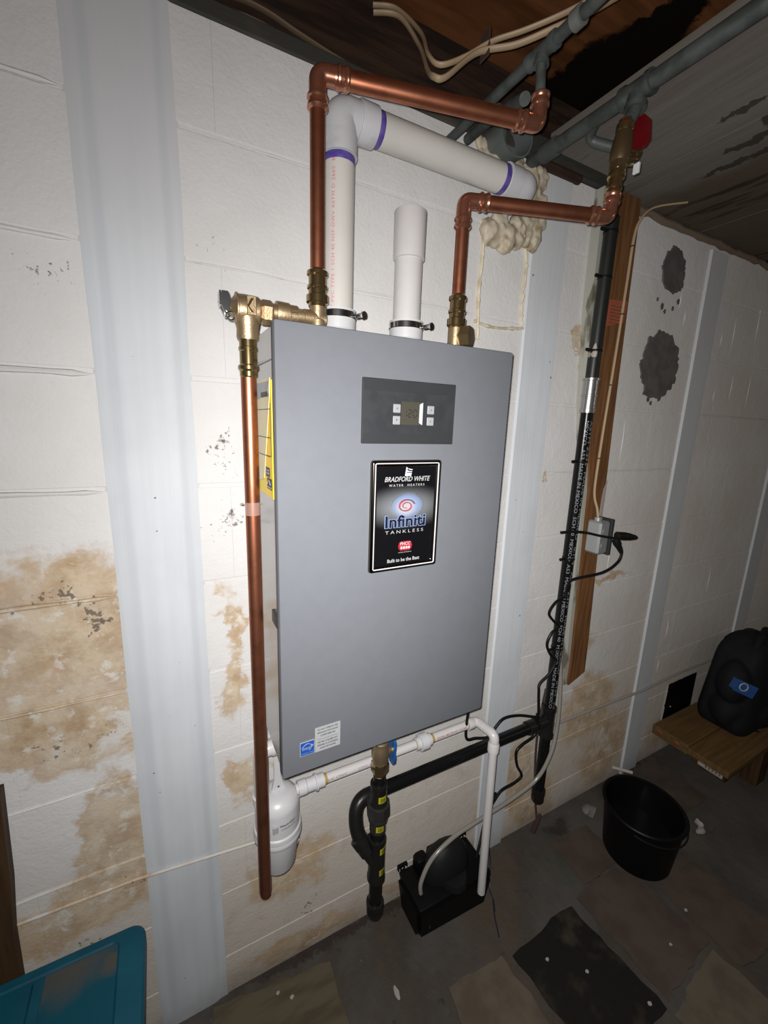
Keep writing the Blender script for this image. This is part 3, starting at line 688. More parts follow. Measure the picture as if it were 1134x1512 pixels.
# ================================================================== HOT COPPER LINE
CY = -.18; CR = .0118
def press_elbow(c, a, d, parent, m=None, r=CR, bend=.026):
    c, a, d = V(c), V(a), V(d); u = (a - c).normalized(); w = (d - c).normalized(); bm = B()
    tube(bm, fillet([c + u * bend, c, c + w * bend], bend, 12), r * 1.12, 24)
    for q in (u, w):
        lathe(bm, c + q * bend * .97, q, [(0, r * 1.12), (.003, r * 1.16), (.005, r * 1.34), (.008, r * 1.36), (.010, r * 1.18), (.014, r * 1.16), (.016, r * 1.30), (.020, r * 1.36), (.022, r * 1.2), (.024, r)], 24)
    return obj('press_elbow', bm, m or M_copfit, parent)
def press_adapter(x, y, z0, z1, parent, r=CR):
    bm = B(); h = z1 - z0
    lathe(bm, (x, y, z0), (0, 0, 1), [(0, r * 1.25), (h * .1, r * 1.25), (h * .12, r * 1.55), (h * .30, r * 1.55), (h * .34, r * 1.25), (h * .45, r * 1.25), (h * .48, r * 1.42), (h * .55, r * 1.42), (h * .58, r * 1.22), (h * .80, r * 1.22), (h * .84, r * 1.45), (h * .93, r * 1.45), (h * .97, r * 1.2), (h, r * 1.05)], 24)
    return obj('brass_adapter', bm, M_brass, parent)
hl = thing('hot_water_pipe', (.087, CY, HT), 'copper pipe rising from the heater top left corner, crossing above the white vent pipe', 'pipe')
HZ = 1.992; HE = V((.45, -.268, HZ))
bm = B(); tube(bm, [(.087, CY, 1.70), (.087, CY, HZ - .02)], CR, 24); obj('riser', bm, M_copper, hl)
dh = (HE - V((.087, CY, HZ))).normalized()
bm = B(); tube(bm, [V((.087, CY, HZ)) + dh * .02, HE - dh * .02], CR * 1.08, 24); obj('cross_run', bm, M_copper, hl)
press_elbow((.087, CY, HZ), (.087, CY, 1.7), HE, hl); press_elbow(HE, (.087, CY, HZ), HE + V((0, 0, .1)), hl, bend=.022)
press_adapter(.087, CY, 1.668, 1.725, hl)
bm = B(); lathe(bm, (.087, CY, HT - .002), (0, 0, 1), [(0, .0145), (.02, .0145), (.022, .0125), (.042, .0135)], 20)
lathe(bm, (.087, CY, 1.650), (-1, 0, 0), [(-.012, .013), (0, .0125), (.024, .0125), (.025, .0115), (.038, .0115)], 20); obj('brass_tee', bm, M_bronze, hl)

# relief valve and its discharge pipe
RX = -.026
rv = thing('relief_valve', (RX, CY, .51), 'brass relief valve with a long copper discharge pipe hanging beside the heater', 'valve')
bm = B(); lathe(bm, (.052, CY, 1.650), (-1, 0, 0), [(0, .0145), (.012, .0145), (.0125, .0115), (.014, .0170), (.031, .0178), (.034, .0172), (.0345, .013), (.042, .013)], 24); obj('adapter_bushing', bm, M_bronze, rv)
bm = B(); lathe(bm, (.0505, CY, 1.650), (-1, 0, 0), [(0, .0155), (.013, .0155)], 6); obj('hex_nut', bm, M_bronze, rv, 20)
bm = B(); lathe(bm, (.012, CY, 1.648), (-1, 0, 0), [(0, .0165), (.003, .0185), (.015, .0185), (.018, .016)], 6, twist=.3); obj('hex_nut', bm, M_bronze, rv, 20)
bm = B(); lathe(bm, (-.004, CY, 1.648), (-1, 0, 0), [(0, .013), (.002, .017), (.006, .0205), (.026, .0215), (.036, .021), (.037, .023), (.039, .023), (.040, .019), (.048, .009), (.052, .009)], 24)
lathe(bm, (RX, CY, 1.650), (0, 0, -1), [(0, .0185), (.022, .0185), (.030, .0165), (.042, .0170), (.046, .0160)], 24); bxl(bm, (-.030, CY - .0232, 1.636), (-.016, CY - .019, 1.664), .001); obj('valve_body', bm, M_bronze, rv)
bm = B(); poly(bm, [(-.024, 1.660), (-.020, 1.660), (-.027, 1.648), (-.020, 1.640), (-.024, 1.640), (-.030, 1.649)], CY - .0242, CY - .0230); obj('cast_arrow', bm, M_brass, rv, None)
bm = B()
for dy in (-.009, .009): poly(bm, [(-.050, 1.655), (-.054, 1.668), (-.063, 1.668), (-.067, 1.655), (-.058, 1.634), (-.054, 1.634)], CY + dy - .0012, CY + dy + .0012)
bxl(bm, (-.0665, CY - .010, 1.648), (-.064, CY + .010, 1.668), .0005); tube(bm, [(-.056, CY - .012, 1.642), (-.056, CY + .012, 1.642)], .003, 8)
tube(bm, [(-.052 + .006 * math.cos(a), CY - .011, 1.634 + .006 * math.sin(a)) for a in [k * PI / 6 for k in range(13)]], .0012, 6); obj('test_lever', bm, M_steel, rv, label='steel test lever')
bm = B(); lathe(bm, (RX, CY, 1.606), (0, 0, -1), [(0, .0155), (.001, .0135), (.012, .0135), (.013, .0148), (.018, .0148), (.019, .0135), (.038, .0135), (.041, .0165), (.046, .0165), (.049, .0140), (.056, .0140), (.058, .0125)], 24); obj('press_adapter', bm, M_brass, rv)
bm = B(); lathe(bm, (RX - .001, CY, 1.56), (0, 0, -1), [(0, .0122), (1.035, .0122), (1.046, .0108), (1.048, .004)], 24); obj('discharge_pipe', bm, M_copper, rv)
bm = B(); lathe(bm, (RX - .001, CY, 1.348), (0, 0, -1), [(0, .0124), (.022, .0124)], 24); lathe(bm, (RX - .0155, CY + .004, 1.345), (-1, 0, -.1), [(0, .006), (.006, .002)], 8, sy=.2); obj('clear_tape', bm, mat('clear_tape', (.62, .36, .28), .25, .6), rv, label='strip of clear tape')

# ================================================================== COLD COPPER LINE + BALL VALVE
cl = thing('cold_water_pipe', (.372, CY, HT), 'copper pipe from the heater top right corner bending right under the red handled valve', 'pipe')
KX, KZ = .370, 1.893; KE = V((.648, -.277, KZ))
bm = B(); tube(bm, [(KX, CY, 1.715), (KX, CY, KZ - .02)], CR, 24); obj('riser', bm, M_copper, cl)
dk = (KE - V((KX, CY, KZ))).normalized()
bm = B(); tube(bm, [V((KX, CY, KZ)) + dk * .02, KE - dk * .02], CR * 1.06, 24); obj('cross_run', bm, M_copper, cl)
press_elbow((KX, CY, KZ), (KX, CY, 1.7), KE, cl); press_elbow(KE, (KX, CY, KZ), KE + V((.012, 0, .1)), cl, bend=.020)
press_adapter(KX, CY, 1.668, 1.732, cl)
bm = B(); lathe(bm, (KX, CY, HT - .002), (0, 0, 1), [(0, .0150), (.044, .0150), (.045, .0135)], 20); obj('brass_tee', bm, M_bronze, cl)
bm = B(); lathe(bm, (KX + .004, CY - .006, 1.655), (.55, -.84, 0), [(0, .013), (.006, .0195), (.024, .0200), (.026, .017), (.0262, .013)], 6); obj('brass_plug', bm, M_dull, cl, 20, label='hexagonal dull brass plug')

bv = thing('ball_valve', (.654, -.277, 1.93), 'brass ball valve with red handle under the galvanised ceiling pipe', 'valve')
vd = V((.10, 0, 1)).normalized(); p = KE + vd * .045
bm = B(); lathe(bm, p, vd, [(-.004, .0125), (.002, .0125), (.004, .0150), (.010, .0150), (.012, .0128), (.022, .0128), (.024, .016), (.030, .016), (.032, .0145), (.040, .0145)], 24); obj('press_end', bm, M_brass, bv)
bm = B(); lathe(bm, p + vd * .036, vd, [(0, .0165), (.016, .0165)], 6); lathe(bm, p + vd * .05, vd, [(0, .0165), (.006, .0185), (.024, .0190), (.040, .0175), (.052, .0150)], 24); obj('valve_body', bm, M_dull, bv)
bm = B(); lathe(bm, p + vd * .10, vd, [(0, .0145), (.004, .0165), (.014, .0165), (.018, .0135), (.022, .0135)], 24); obj('press_end', bm, M_brass, bv)
hc = p + vd * .07
bm = B(); lathe(bm, hc, (.85, -.3, 0), [(.012, .008), (.030, .007), (.031, .0095), (.037, .0095)], 12); lathe(bm, hc - vd * .014, (.85, -.3, 0), [(.012, .009), (.028, .008)], 12); obj('valve_stem', bm, M_brass, bv)
bm = B(); hx = hc.x + .034
pts = [(-.018, -.020), (-.010, -.028), (.024, -.024), (.040, -.010), (.040, .006), (-.016, .008)]
a = []
for k, dx in ((0, 0), (1, .004)):
    a.append([bm.verts.new((hx + dx - .006, hc.y - .008 + q, hc.z + .022 + s)) for s, q in pts])
bm.faces.new(a[0]); bm.faces.new(a[1][::-1])
for i in range(6): bm.faces.new((a[0][i], a[1][i], a[1][(i + 1) % 6], a[0][(i + 1) % 6]))
obj('valve_handle', bm, M_redhandle, bv, label='red painted valve handle')
bm = B(); bxl(bm, (hx - .007, hc.y - .022, hc.z - .036), (hx - .001, hc.y - .010, hc.z - .018), .001); obj('handle_tag', bm, M_white, bv, label='small white tag')

# ================================================================== GALVANISED CEILING PIPES
def galv(name, label, x, y0, y1, z, r, ty, drop, extra):
    t = thing(name, (x, ty, z - r), label, 'pipe')
    bm = B(); tube(bm, [(x, y0, z), (x, y1, z)], r, 20); obj('pipe', bm, M_galv, t)
    bm = B(); lathe(bm, (x, ty - .03, z), (0, 1, 0), [(0, r * 1.05), (.001, r * 1.38), (.010, r * 1.38), (.014, r * 1.2), (.046, r * 1.2), (.050, r * 1.38), (.060, r * 1.38), (.061, r * 1.05)], 20)
    lathe(bm, (x, ty, z), (0, 0, -1), [(0, r * 1.15), (r * 1.5, r * 1.15), (r * 1.55, r * 1.34), (r * 2.1, r * 1.34), (r * 2.12, r)], 20); obj('tee', bm, M_galv, t)
    bm = B(); tube(bm, [(x, ty, z - r * 1.8), drop], r * .86, 18); obj('drop_nipple', bm, M_galv, t)
    return t
gA = galv('galvanised_pipe', 'old galvanised pipe with tee under the brown floor boards, over the copper elbow', .445, -2.6, .099, 2.094, .0095, -.268, (.45, -.268, 2.018), None)
bm = B(); tube(bm, fillet([(.50, .098, 2.115), (.50, -.10, 2.115), (.455, -.225, 2.055)], .05), .0105, 16); lathe(bm, (.50, -.085, 2.115), (0, -1, -.05), [(0, .014), (.02, .0145)], 16); obj('bent_branch', bm, M_galv, gA)
bm = B(); lathe(bm, (.4455, -.345, 2.094), (0, 1, 0), [(0, .0102), (.001, .0138), (.016, .0138), (.017, .0102)], 20); obj('coupling', bm, mat('pale_galv', (.14, .145, .135), .6, .3), gA, label='pale lime-crusted coupling')
gC = galv('galvanised_pipe', 'old galvanised pipe running along the concrete slab edge above the red handled valve', .676, -2.6, -.02, 2.108, .0145, -.283, (.664, -.278, 2.045), None)
bm = B(); tube(bm, fillet([(.676, -.20, 2.106), (.70, -.16, 2.095), (.735, -.205, 2.07)], .03), .010, 16); obj('brace_pipe', bm, M_galv, gC)
bm = B(); lathe(bm, (.676, -.10, 2.108), (0, 1, 0), [(0, .0155), (.001, .0195), (.04, .0195), (.041, .0155)], 20); obj('coupling', bm, M_galv, gC)

# old duct stub and foam at the wall penetration
bm = B(); lathe(bm, (.592, .02, 2.124), (0, -1, 0), [(0, .044), (.075, .044), (.077, .046), (.083, .046), (.083, .042), (.03, .042)], 32); tag(obj('duct_stub', bm, mat('grey_duct', (.13, .145, .14), .4, .2)), 'grey round duct stub at the wall top behind the copper pipe', 'duct')
bm = B(); fr = random.Random(3)
for i in range(60):
    a = fr.uniform(-2.3, 2.3); rr = fr.uniform(.05, .088)
    x, z = .622 + rr * 1.15 * math.cos(a), 2.015 + rr * 1.0 * math.sin(a)
    s = fr.uniform(.014, .027); ico(bm, (x, -.010, min(z, 2.10)), (s, s * fr.uniform(.7, 1.1), s * fr.uniform(.8, 1.3)), 2, .5, 7, i)
for i in range(22): s = fr.uniform(.012, .022); ico(bm, (.60 + fr.random() * .125, -.012, 1.945 + fr.random() * .035), (s, s * .9, s * 1.2), 2, .5, 7, 60 + i)
for i in range(16): s = fr.uniform(.012, .020); ico(bm, (.705 + fr.random() * .03, -.012, 1.96 + fr.random() * .14), (s, s * .9, s * 1.3), 2, .5, 7, 120 + i)
for i in range(16): s = fr.uniform(.012, .022); ico(bm, (.56 + fr.random() * .15, -.012, 2.075 + fr.random() * .03), (s, s * .8, s), 2, .5, 7, 80 + i)
for i in range(8): s = fr.uniform(.008, .014); ico(bm, (.525 + fr.random() * .04, -.004, 2.09 + fr.random() * .035), (s, s * .8, s * 1.3), 2, .5, 7, 150 + i)
fm = obj('spray_foam', bm, M_foam, None, None); tag(fm, 'lumpy cream expanding foam sealing the white vent pipe at the wall', 'foam')
rm = fm.modifiers.new('remesh', 'REMESH'); rm.mode = 'VOXEL'; rm.voxel_size = .0035; rm.use_smooth_shade = True
def seam(bm, pts, r0, seed):
    P = spline(pts, 10); tube(bm, P, [r0 * (.8 + .6 * noise.noise(V((i * .6, seed, 0)))) for i in range(len(P))], 8, flat=.55)
bm = B(); seam(bm, [(.562, .001, 1.97), (.566, .001, 1.90), (.563, .001, 1.80), (.570, .001, 1.70)], .011, 1); seam(bm, [(.555, .001, 1.742), (.62, .001, 1.735), (.72, .001, 1.745), (.725, .001, 1.75)], .009, 5)
seam(bm, [(.70, .001, 1.94), (.712, .001, 1.89), (.708, .001, 1.80), (.715, .001, 1.75)], .010, 9)
tag(obj('sealant_bead', bm, M_caulk), 'dried yellowish sealant outlining one block below the foam', 'sealant')

# ================================================================== GAS LINE
GX, GY, GR = .926, -.075, .0172; GZ = .532
gp = thing('gas_pipe', (GX, GY, .2), 'black iron gas pipe beside the brown wooden post, branching left at the bottom', 'pipe')
bm = B(); tube(bm, [(GX, GY, GZ + .02), (GX, GY, 1.56)], GR, 24); lp = obj('lower_riser', bm, M_blackpipe, gp)
bm = B(); tube(bm, [(GX, GY, 1.56), (GX, GY, 2.03)], GR, 24); obj('upper_riser', bm, M_oldpipe, gp, label='old dull black pipe with worn paint')
bm = B(); lathe(bm, (GX, GY, 1.532), (0, 0, 1), [(0, .0175), (.001, .0215), (.012, .0218), (.013, .0205), (.045, .0205), (.046, .0222), (.050, .0222), (.051, .0205), (.088, .0205), (.089, .0235), (.095, .0235), (.096, .0175)], 28); obj('bright_coupling', bm, M_zinc, gp, label='bright zinc coupling')
bm = B(); lathe(bm, (GX, GY, GZ - .06), (0, 0, 1), [(0, .0172), (.001, .0235), (.014, .0235), (.018, .0215), (.095, .0215), (.10, .0235), (.114, .0235), (.115, .0172)], 24); lathe(bm, (GX, GY, GZ), (-1, 0, 0), [(0, .0205), (.034, .0205), (.036, .0235), (.052, .0235), (.053, .0172)], 24); obj('tee', bm, M_iron, gp)
bm = B(); tube(bm, [(GX, GY, GZ - .05), (GX, GY, .24)], GR, 24); obj('drop_nipple', bm, M_blackpipe, gp)
bm = B(); lathe(bm, (GX, GY, .262), (0, 0, -1), [(0, .0175), (.001, .0225), (.018, .0225), (.020, .021), (.046, .021), (.054, .016), (.056, .006)], 24); obj('cap', bm, M_iron, gp)
bm = B(); tube(bm, [(GX - .03, GY, GZ), (.28, GY, GZ)], GR, 24); obj('cross_run', bm, M_blackpipe, gp)
bm = B(); lathe(bm, (.832, GY, GZ), (1, 0, 0), [(0, .0172), (.001, .0215), (.03, .0215), (.031, .0172)], 20); obj('coupling', bm, M_iron, gp)
bm = B(); P = fillet([(.30, GY, GZ), (.226, GY, GZ), (.214, -.105, .462), (.250, -.14, .405)], .042, 10); tube(bm, P, .0185, 22)
lathe(bm, (.305, GY, GZ), (-1, 0, 0), [(0, .0175), (.001, .0225), (.022, .0225), (.026, .0185)], 22); lathe(bm, (.2215, -.118, .452), V((.036, -.035, -.057)), [(-.012, .0188), (-.010, .0222), (.010, .0222), (.012, .0188), (.016, .0188), (.018, .0215), (.030, .0215)], 22); obj('swing_elbow', bm, M_iron, gp)
s1 = 'MEXICO  A53  MADE IN MEXICO  SCH 40  MEXICO  A53  MADE IN MEXICO  SCH 40  MEXICO  MADE IN MEXICO'
def gtxt(s, ang, z, L, size):
    def f(u, v):
        a = math.radians(ang) + v / GR
        return V((GX + math.cos(a) * (GR + .0008), GY + math.sin(a) * (GR + .0008), z - u))
    o = obj('pipe_lettering', text_mesh(s, size, f, width=L, res=2), mat('print_pipe_white', (.22, .225, .24), .5), lp, None); o['kind'] = 'stuff'; return o
gtxt(s1, -133, 1.05, .92, .0125)
gtxt('ASTM 2.375" MADE IN MEXICO   0.154   A53   2.375"  MADE IN MEXICO   0.154   A53', -90, 1.04, .94, .0125)
# drip leg under the heater
DX, DY = .257, -.14
dl = thing('gas_drip_leg', (DX, DY, .21), 'black gas drip leg with yellow tags and blue handled valve under the heater', 'pipe')
bm = B(); lathe(bm, (DX, DY, HB - .003), (0, 0, -1), [(0, .0125), (.085, .0125)], 20); obj('inlet_nipple', bm, M_steel, dl)
bm = B(); lathe(bm, (DX, DY, .752), (0, 0, -1), [(0, .0135), (.004, .0195), (.016, .0195), (.020, .021), (.045, .021), (.052, .0185), (.064, .0185)], 24); obj('valve_body', bm, M_bronze, dl)
bm = B(); lathe(bm, (DX, DY, .692), (0, 0, -1), [(0, .0205), (.004, .0215), (.026, .0215), (.032, .016), (.038, .0155)], 6); obj('hex_nut', bm, M_brass, dl, 20)
bm = B(); lathe(bm, (DX + .012, DY, .715), (1, -.15, 0), [(0, .012), (.012, .0105), (.016, .0075), (.024, .0075)], 16); vst = obj('valve_stem', bm, M_bronze, dl)
bm = B()
for i, (z0, w) in enumerate(((.745, .008), (.738, .011), (.72, .013), (.70, .013), (.684, .011), (.676, .008))): pass
poly(bm, [], 0, 0) if False else None
a = []
prof = [(-.008, .742), (-.012, .736), (-.014, .722), (-.012, .710), (-.014, .695), (-.012, .680), (-.007, .674), (.007, .674), (.012, .680), (.014, .695), (.012, .710), (.014, .722), (.012, .736), (.008, .742)]
for dx in (.031, .037): a.append([bm.verts.new((DX + dx, DY + y, z)) for y, z in prof])
bm.faces.new(a[0]); bm.faces.new(a[1][::-1])
for i in range(len(prof)): bm.faces.new((a[0][i], a[1][i], a[1][(i + 1) % len(prof)], a[0][(i + 1) % len(prof)]))
obj('valve_handle', bm, M_bluehandle, dl, label='blue butterfly valve handle')
bm = B(); lathe(bm, (DX, DY, .655), (0, 0, -1), [(0, .0150), (.035, .0150)], 20); obj('nipple', bm, M_blackpipe, dl)
bm = B(); lathe(bm, (DX, DY, .632), (0, 0, -1), [(0, .0155), (.001, .0215), (.010, .0215), (.012, .0202), (.050, .0205), (.054, .022), (.060, .022)], 24); obj('coupling', bm, M_iron, dl)
bm = B(); lathe(bm, (DX, DY, .575), (0, 0, -1), [(0, .022), (.002, .029), (.026, .030), (.034, .028), (.038, .023)], 8); lathe(bm, (DX, DY, .540), (0, 0, -1), [(0, .023), (.006, .025), (.016, .0235), (.020, .0200), (.046, .0200), (.047, .0165)], 24); obj('union', bm, mat('oiled_iron', (.07, .068, .066), .22, .7), dl, 25)
bm = B(); lathe(bm, (DX, DY, .50), (0, 0, -1), [(0, .0168), (.04, .0168)], 20); obj('nipple', bm, M_blackpipe, dl)
bm = B(); lathe(bm, (DX, DY, .470), (0, 0, -1), [(0, .0172), (.001, .0225), (.010, .0225), (.013, .0208), (.112, .0208), (.116, .0228), (.128, .0228), (.129, .0172)], 24); lathe(bm, (DX, DY, .412), V((-.30, .36, .42)), [(0, .018), (.03, .0205), (.036, .022), (.044, .022), (.045, .017)], 20); obj('tee', bm, M_iron, dl)
bm = B(); lathe(bm, (DX, DY, .345), (0, 0, -1), [(0, .0168), (.09, .0168)], 20); obj('nipple', bm, M_blackpipe, dl)
bm = B(); lathe(bm, (DX, DY, .268), (0, 0, -1), [(0, .0172), (.001, .0225), (.004, .0228), (.014, .0225), (.016, .0212), (.034, .0212), (.046, .017), (.052, .009), (.053, .003)], 24); obj('cap', bm, M_iron, dl)
for z, a0, r in ((.598, -118, .0215), (.513, -128, .0212), (.443, -95, .0214), (.378, -95, .0214)):
    bm = B(); vs_ = []
    for k in range(7):
        an = math.radians(a0 + k * 9); vs_.append((bm.verts.new((DX + r * math.cos(an), DY + r * math.sin(an), z - .008)), bm.verts.new((DX + r * math.cos(an), DY + r * math.sin(an), z + .010))))
    for k in range(6): bm.faces.new((vs_[k][0], vs_[k + 1][0], vs_[k + 1][1], vs_[k][1]))
    tg = obj('yellow_tag', bm, M_tag, dl, label='small yellow paper tag')
    bm = B()
    for k in (2, 3.2, 4.4):
        an = math.radians(a0 + k * 9); c = V((DX + (r + .0004) * math.cos(an), DY + (r + .0004) * math.sin(an), z)); bxl(bm, (c.x - .0008, c.y - .0005, z - .005), (c.x + .0008, c.y + .0005, z + .006))
    obj('tag_print', bm, M_ink, tg, None)

# ================================================================== CONDENSATE
NX, NY = .025, -.078
nz = thing('condensate_neutralizer', (NX, NY, .452), 'white canister condensate neutralizer under the heater lower left corner', 'canister')
bm = B(); lathe(bm, (NX, NY, .452), (0, 0, 1), [(0, .030), (.004, .0365), (.010, .0395), (.085, .0475), (.092, .0485), (.094, .0525), (.112, .0540), (.116, .053), (.118, .0500), (.175, .0500), (.182, .049), (.192, .044), (.202, .034), (.206, .02)], 40); nb = obj('canister_body', bm, M_white, nz)
bm = B(); lathe(bm, (NX, NY, .452), (0, 0, 1), [(.090, .0530), (.094, .0548), (.100, .0548), (.104, .0535)], 40, cap=False); obj('canister_flange', bm, M_white, nz)
def ntxt(s, z, ang, size, L, m):
    def f(u, v):
        a = math.radians(ang) + u / .05
        return V((NX + math.cos(a) * .0506, NY + math.sin(a) * .0506, z + v))
    obj('canister_lettering', text_mesh(s, size, f, width=L, bold=.02), m, nb, None)
ntxt('Neutralizer', .606, -75, .008, .038, M_ink); ntxt('CONDENSATE', .596, -75, .006, .034, M_inkgrey)
bm = B(); bxl(bm, (NX - .022, NY - .0515, .592), (NX - .010, NY - .047, .610), .001); obj('canister_mark', bm, M_paper, nz)
bm = B(); poly(bm, [(NX - .014, .650), (NX + .020, .650), (NX + .009, .69), (NX + .006, .735), (NX - .006, .735), (NX - .006, .69)], NY - .003, NY + .002); obj('hanging_tab', bm, M_white, nz)
bm = B(); bxl(bm, (NX + .001, NY - .0045, .665), (NX + .005, NY - .0025, .668)); obj('tab_screw', bm, M_dark, nz)
bm = B(); lathe(bm, (NX - .034, NY, .640), (0, 0, 1), [(0, .020), (.018, .020), (.020, .0165), (.10, .0160), (.10, .0155)], 24)
tube(bm, fillet([(NX - .034, NY, .72), (NX - .034, NY, .772), (.22, NY, .772)], .02), .0165, 20); lathe(bm, (NX - .012, NY, .772), (1, 0, 0), [(0, .0185), (.03, .0185), (.031, .0165)], 20); tube(bm, fillet([(.14, NY, .772), (.20, NY, .772), (.20, NY, .834)], .02), .0165, 20); obj('inlet_elbow', bm, M_pvcw, nz)
bm = B(); tube(bm, fillet([(NX - .045, -.004, .455), (NX - .01, -.075, .447), (NX + .03, -.085, .447), (NX + .062, -.055, .47), (NX + .062, -.004, .50)], .02), .0012, 6); obj('wire_cradle', bm, M_steel, nz)
PYc, PZc = -.088, .647
cd = thing('condensate_pipe', (.3, PYc, .12), 'narrow white plastic condensate pipe running right from the canister and down into the black pump', 'pipe')
bm = B(); tube(bm, [(NX + .04, PYc, PZc), (.585, PYc, PZc)], .0118, 20); cr_ = obj('cross_run', bm, M_pvcw, cd)
bm = B(); lathe(bm, (NX + .046, PYc, PZc), (1, 0, 0), [(0, .0175), (.018, .0175), (.020, .0160), (.040, .0160), (.041, .0195), (.045, .0195), (.046, .016), (.062, .016), (.063, .012)], 20); obj('coupling', bm, M_white, cd)
bm = B(); lathe(bm, (.392, PYc, PZc), (1, 0, 0), [(0, .012), (.001, .0165), (.012, .0165), (.013, .0225), (.034, .0225), (.036, .0175), (.046, .0165), (.047, .012)], 12); obj('union', bm, M_white, cd)
P1 = V((.602, PYc, PZc)); P2 = V((.606, -.158, PZc + .004))
bm = B(); tube(bm, fillet([P1 - V((.03, 0, 0)), P1, P1 + (P2 - P1) * .45], .02), .0135, 20); lathe(bm, P1 - V((.036, 0, 0)), (1, 0, 0), [(0, .0118), (.001, .0158), (.018, .0158), (.022, .0135)], 20); obj('elbow', bm, M_pvcw, cd)
bm = B(); tube(bm, [P1 + (P2 - P1) * .35, P1 + (P2 - P1) * .7], .0118, 18); obj('short_run', bm, M_pvcw, cd)
bm = B(); tube(bm, fillet([P1 + (P2 - P1) * .55, P2, P2 - V((0, 0, .05))], .025), .0135, 20); lathe(bm, P2 - V((0, 0, .022)), (0, 0, -1), [(0, .0135), (.004, .0158), (.028, .0158), (.029, .0118)], 20); obj('elbow', bm, M_pvcw, cd)
bm = B(); tube(bm, [P2 - V((0, 0, .03)), V((.615, -.158, .098))], .0118, 18); obj('down_pipe', bm, M_pvcw, cd)
for x in (NX + .109, .39, .441, .563):
    bm = B(); lathe(bm, (x, PYc, PZc), (1, 0, 0), [(0, .0120), (.004, .0124), (.007, .0120)], 20); obj('glue_ring', bm, M_glue, cd, label='amber glue ring')
def htxt(s, x, L, m, size=.0075, ang=-90):
    def f(u, v):
        a = math.radians(ang) - v / .0118 * -1
        return V((x + u, PYc + math.cos(a + PI / 2 - PI / 2) * .0122 * 1, PZc + math.sin(a) * .0122)) if False else V((x + u, PYc - math.cos(v / .0118 + .25) * .0123, PZc + math.sin(v / .0118 + .25) * .0123))
    obj('pipe_lettering', text_mesh(s, size, f, width=L), m, cr_, None)
htxt('3/4" CPVC', .165, .05, M_inkgrey); htxt('CPVC 4120', .245, .05, mat('print_purple', (.25, .17, .28), .5)); htxt('SCH 40 PVC 1120', .505, .10, M_red)
# condensate pump on the floor
pu = thing('condensate_pump', (.53, -.08, 0), 'black condensate pump box on the floor under the white pipe', 'pump')
bm = B(); lo = [(.412, -.128), (.662, -.138), (.662, -.03), (.412, -.025)]; hi = [(.398, -.142), (.672, -.150), (.672, -.012), (.398, -.012)]
def frus(bm, lo, hi, z0, z1, bev=.006):
    t = bmesh.new(); a = [t.verts.new((x, y, z0)) for x, y in lo]; b = [t.verts.new((x, y, z1)) for x, y in hi]
    t.faces.new(a[::-1]); t.faces.new(b)
    for i in range(4): t.faces.new((a[i], a[(i + 1) % 4], b[(i + 1) % 4], b[i]))
    bmesh.ops.bevel(t, geom=t.edges[:], offset=bev, segments=2, affect='EDGES'); merge(bm, t)
frus(bm, lo, hi, 0, .122, .012); obj('tank', bm, M_blackpl, pu)
bm = B(); bxl(bm, (.405, -.142, .118), (.666, -.016, .132), .005, 2); obj('lid', bm, M_blackpl, pu)
bm = B(); ico(bm, (.545, -.068, .135), (.085, .052, .095), 3, .05); lathe(bm, (.545, -.068, .128), (0, 0, 1), [(0, .06), (.02, .058)], 24, sx=1.4, sy=.85); obj('motor_housing', bm, M_blackpl2, pu)
bm = B(); bxl(bm, (.447, -.06, .13), (.49, -.02, .185), .012, 2); obj('switch_housing', bm, M_blackpl, pu)
for x in (.424, .655):
    bm = B(); bxl(bm, (x - .017, -.012, .132), (x + .017, -.002, .138), .001); bxl(bm, (x - .017, -.012, .120), (x - .013, -.002, .137), .001); bxl(bm, (x + .013, -.012, .124), (x + .017, -.002, .137), .001)
    tube(bm, [(x + .007 * math.cos(k * PI / 6), -.008, .123 + .007 * math.sin(k * PI / 6)) for k in range(13)], .0025, 6)
    obj('wall_bracket', bm, M_blackpl, pu)
bm = B(); tube(bm, [(.425, -.11, .128), (.425, -.11, .15)], .007, 10); obj('outlet_barb', bm, M_blackpl2, pu)
bm = B(); bxl(bm, (.437, -.1455, .055), (.440, -.136, .066)); obj('tank_clip', bm, M_steel, pu)
P = spline([(.425, -.11, .148), (.428, -.105, .185), (.465, -.10, .240), (.54, -.098, .276), (.62, -.10, .292), (.78, -.102, .316), (.87, -.11, .360), (.915, -.113, .44), (.945, -.10, .51), (.958, -.088, .60), (.966, -.07, .70), (.967, -.05, .78)], 8)
bm = B(); tube(bm, P, .0062, 12); tag(obj('vinyl_tube', bm, M_tube), 'clear vinyl drain tube arching from the pump up to the gas pipe', 'tube')
bm = B(); tube(bm, spline([(.64, -.10, .150), (.665, -.085, .185), (.70, -.06, .21), (.73, -.045, .225), (.742, -.045, .26), (.738, -.06, .31), (.70, -.085, .311), (.728, -.09, .352), (.79, -.088, .356), (.816, -.088, .372), (.79, -.088, .42), (.777, -.09, .475), (.80, -.09, .495), (.852, -.09, .512), (.862, -.088, .56), (.84, -.10, .60)], 8), .0042, 10)
tag(obj('power_cord', bm, M_rubber), 'black power cord winding from the pump up to the gas pipe tee', 'cord')
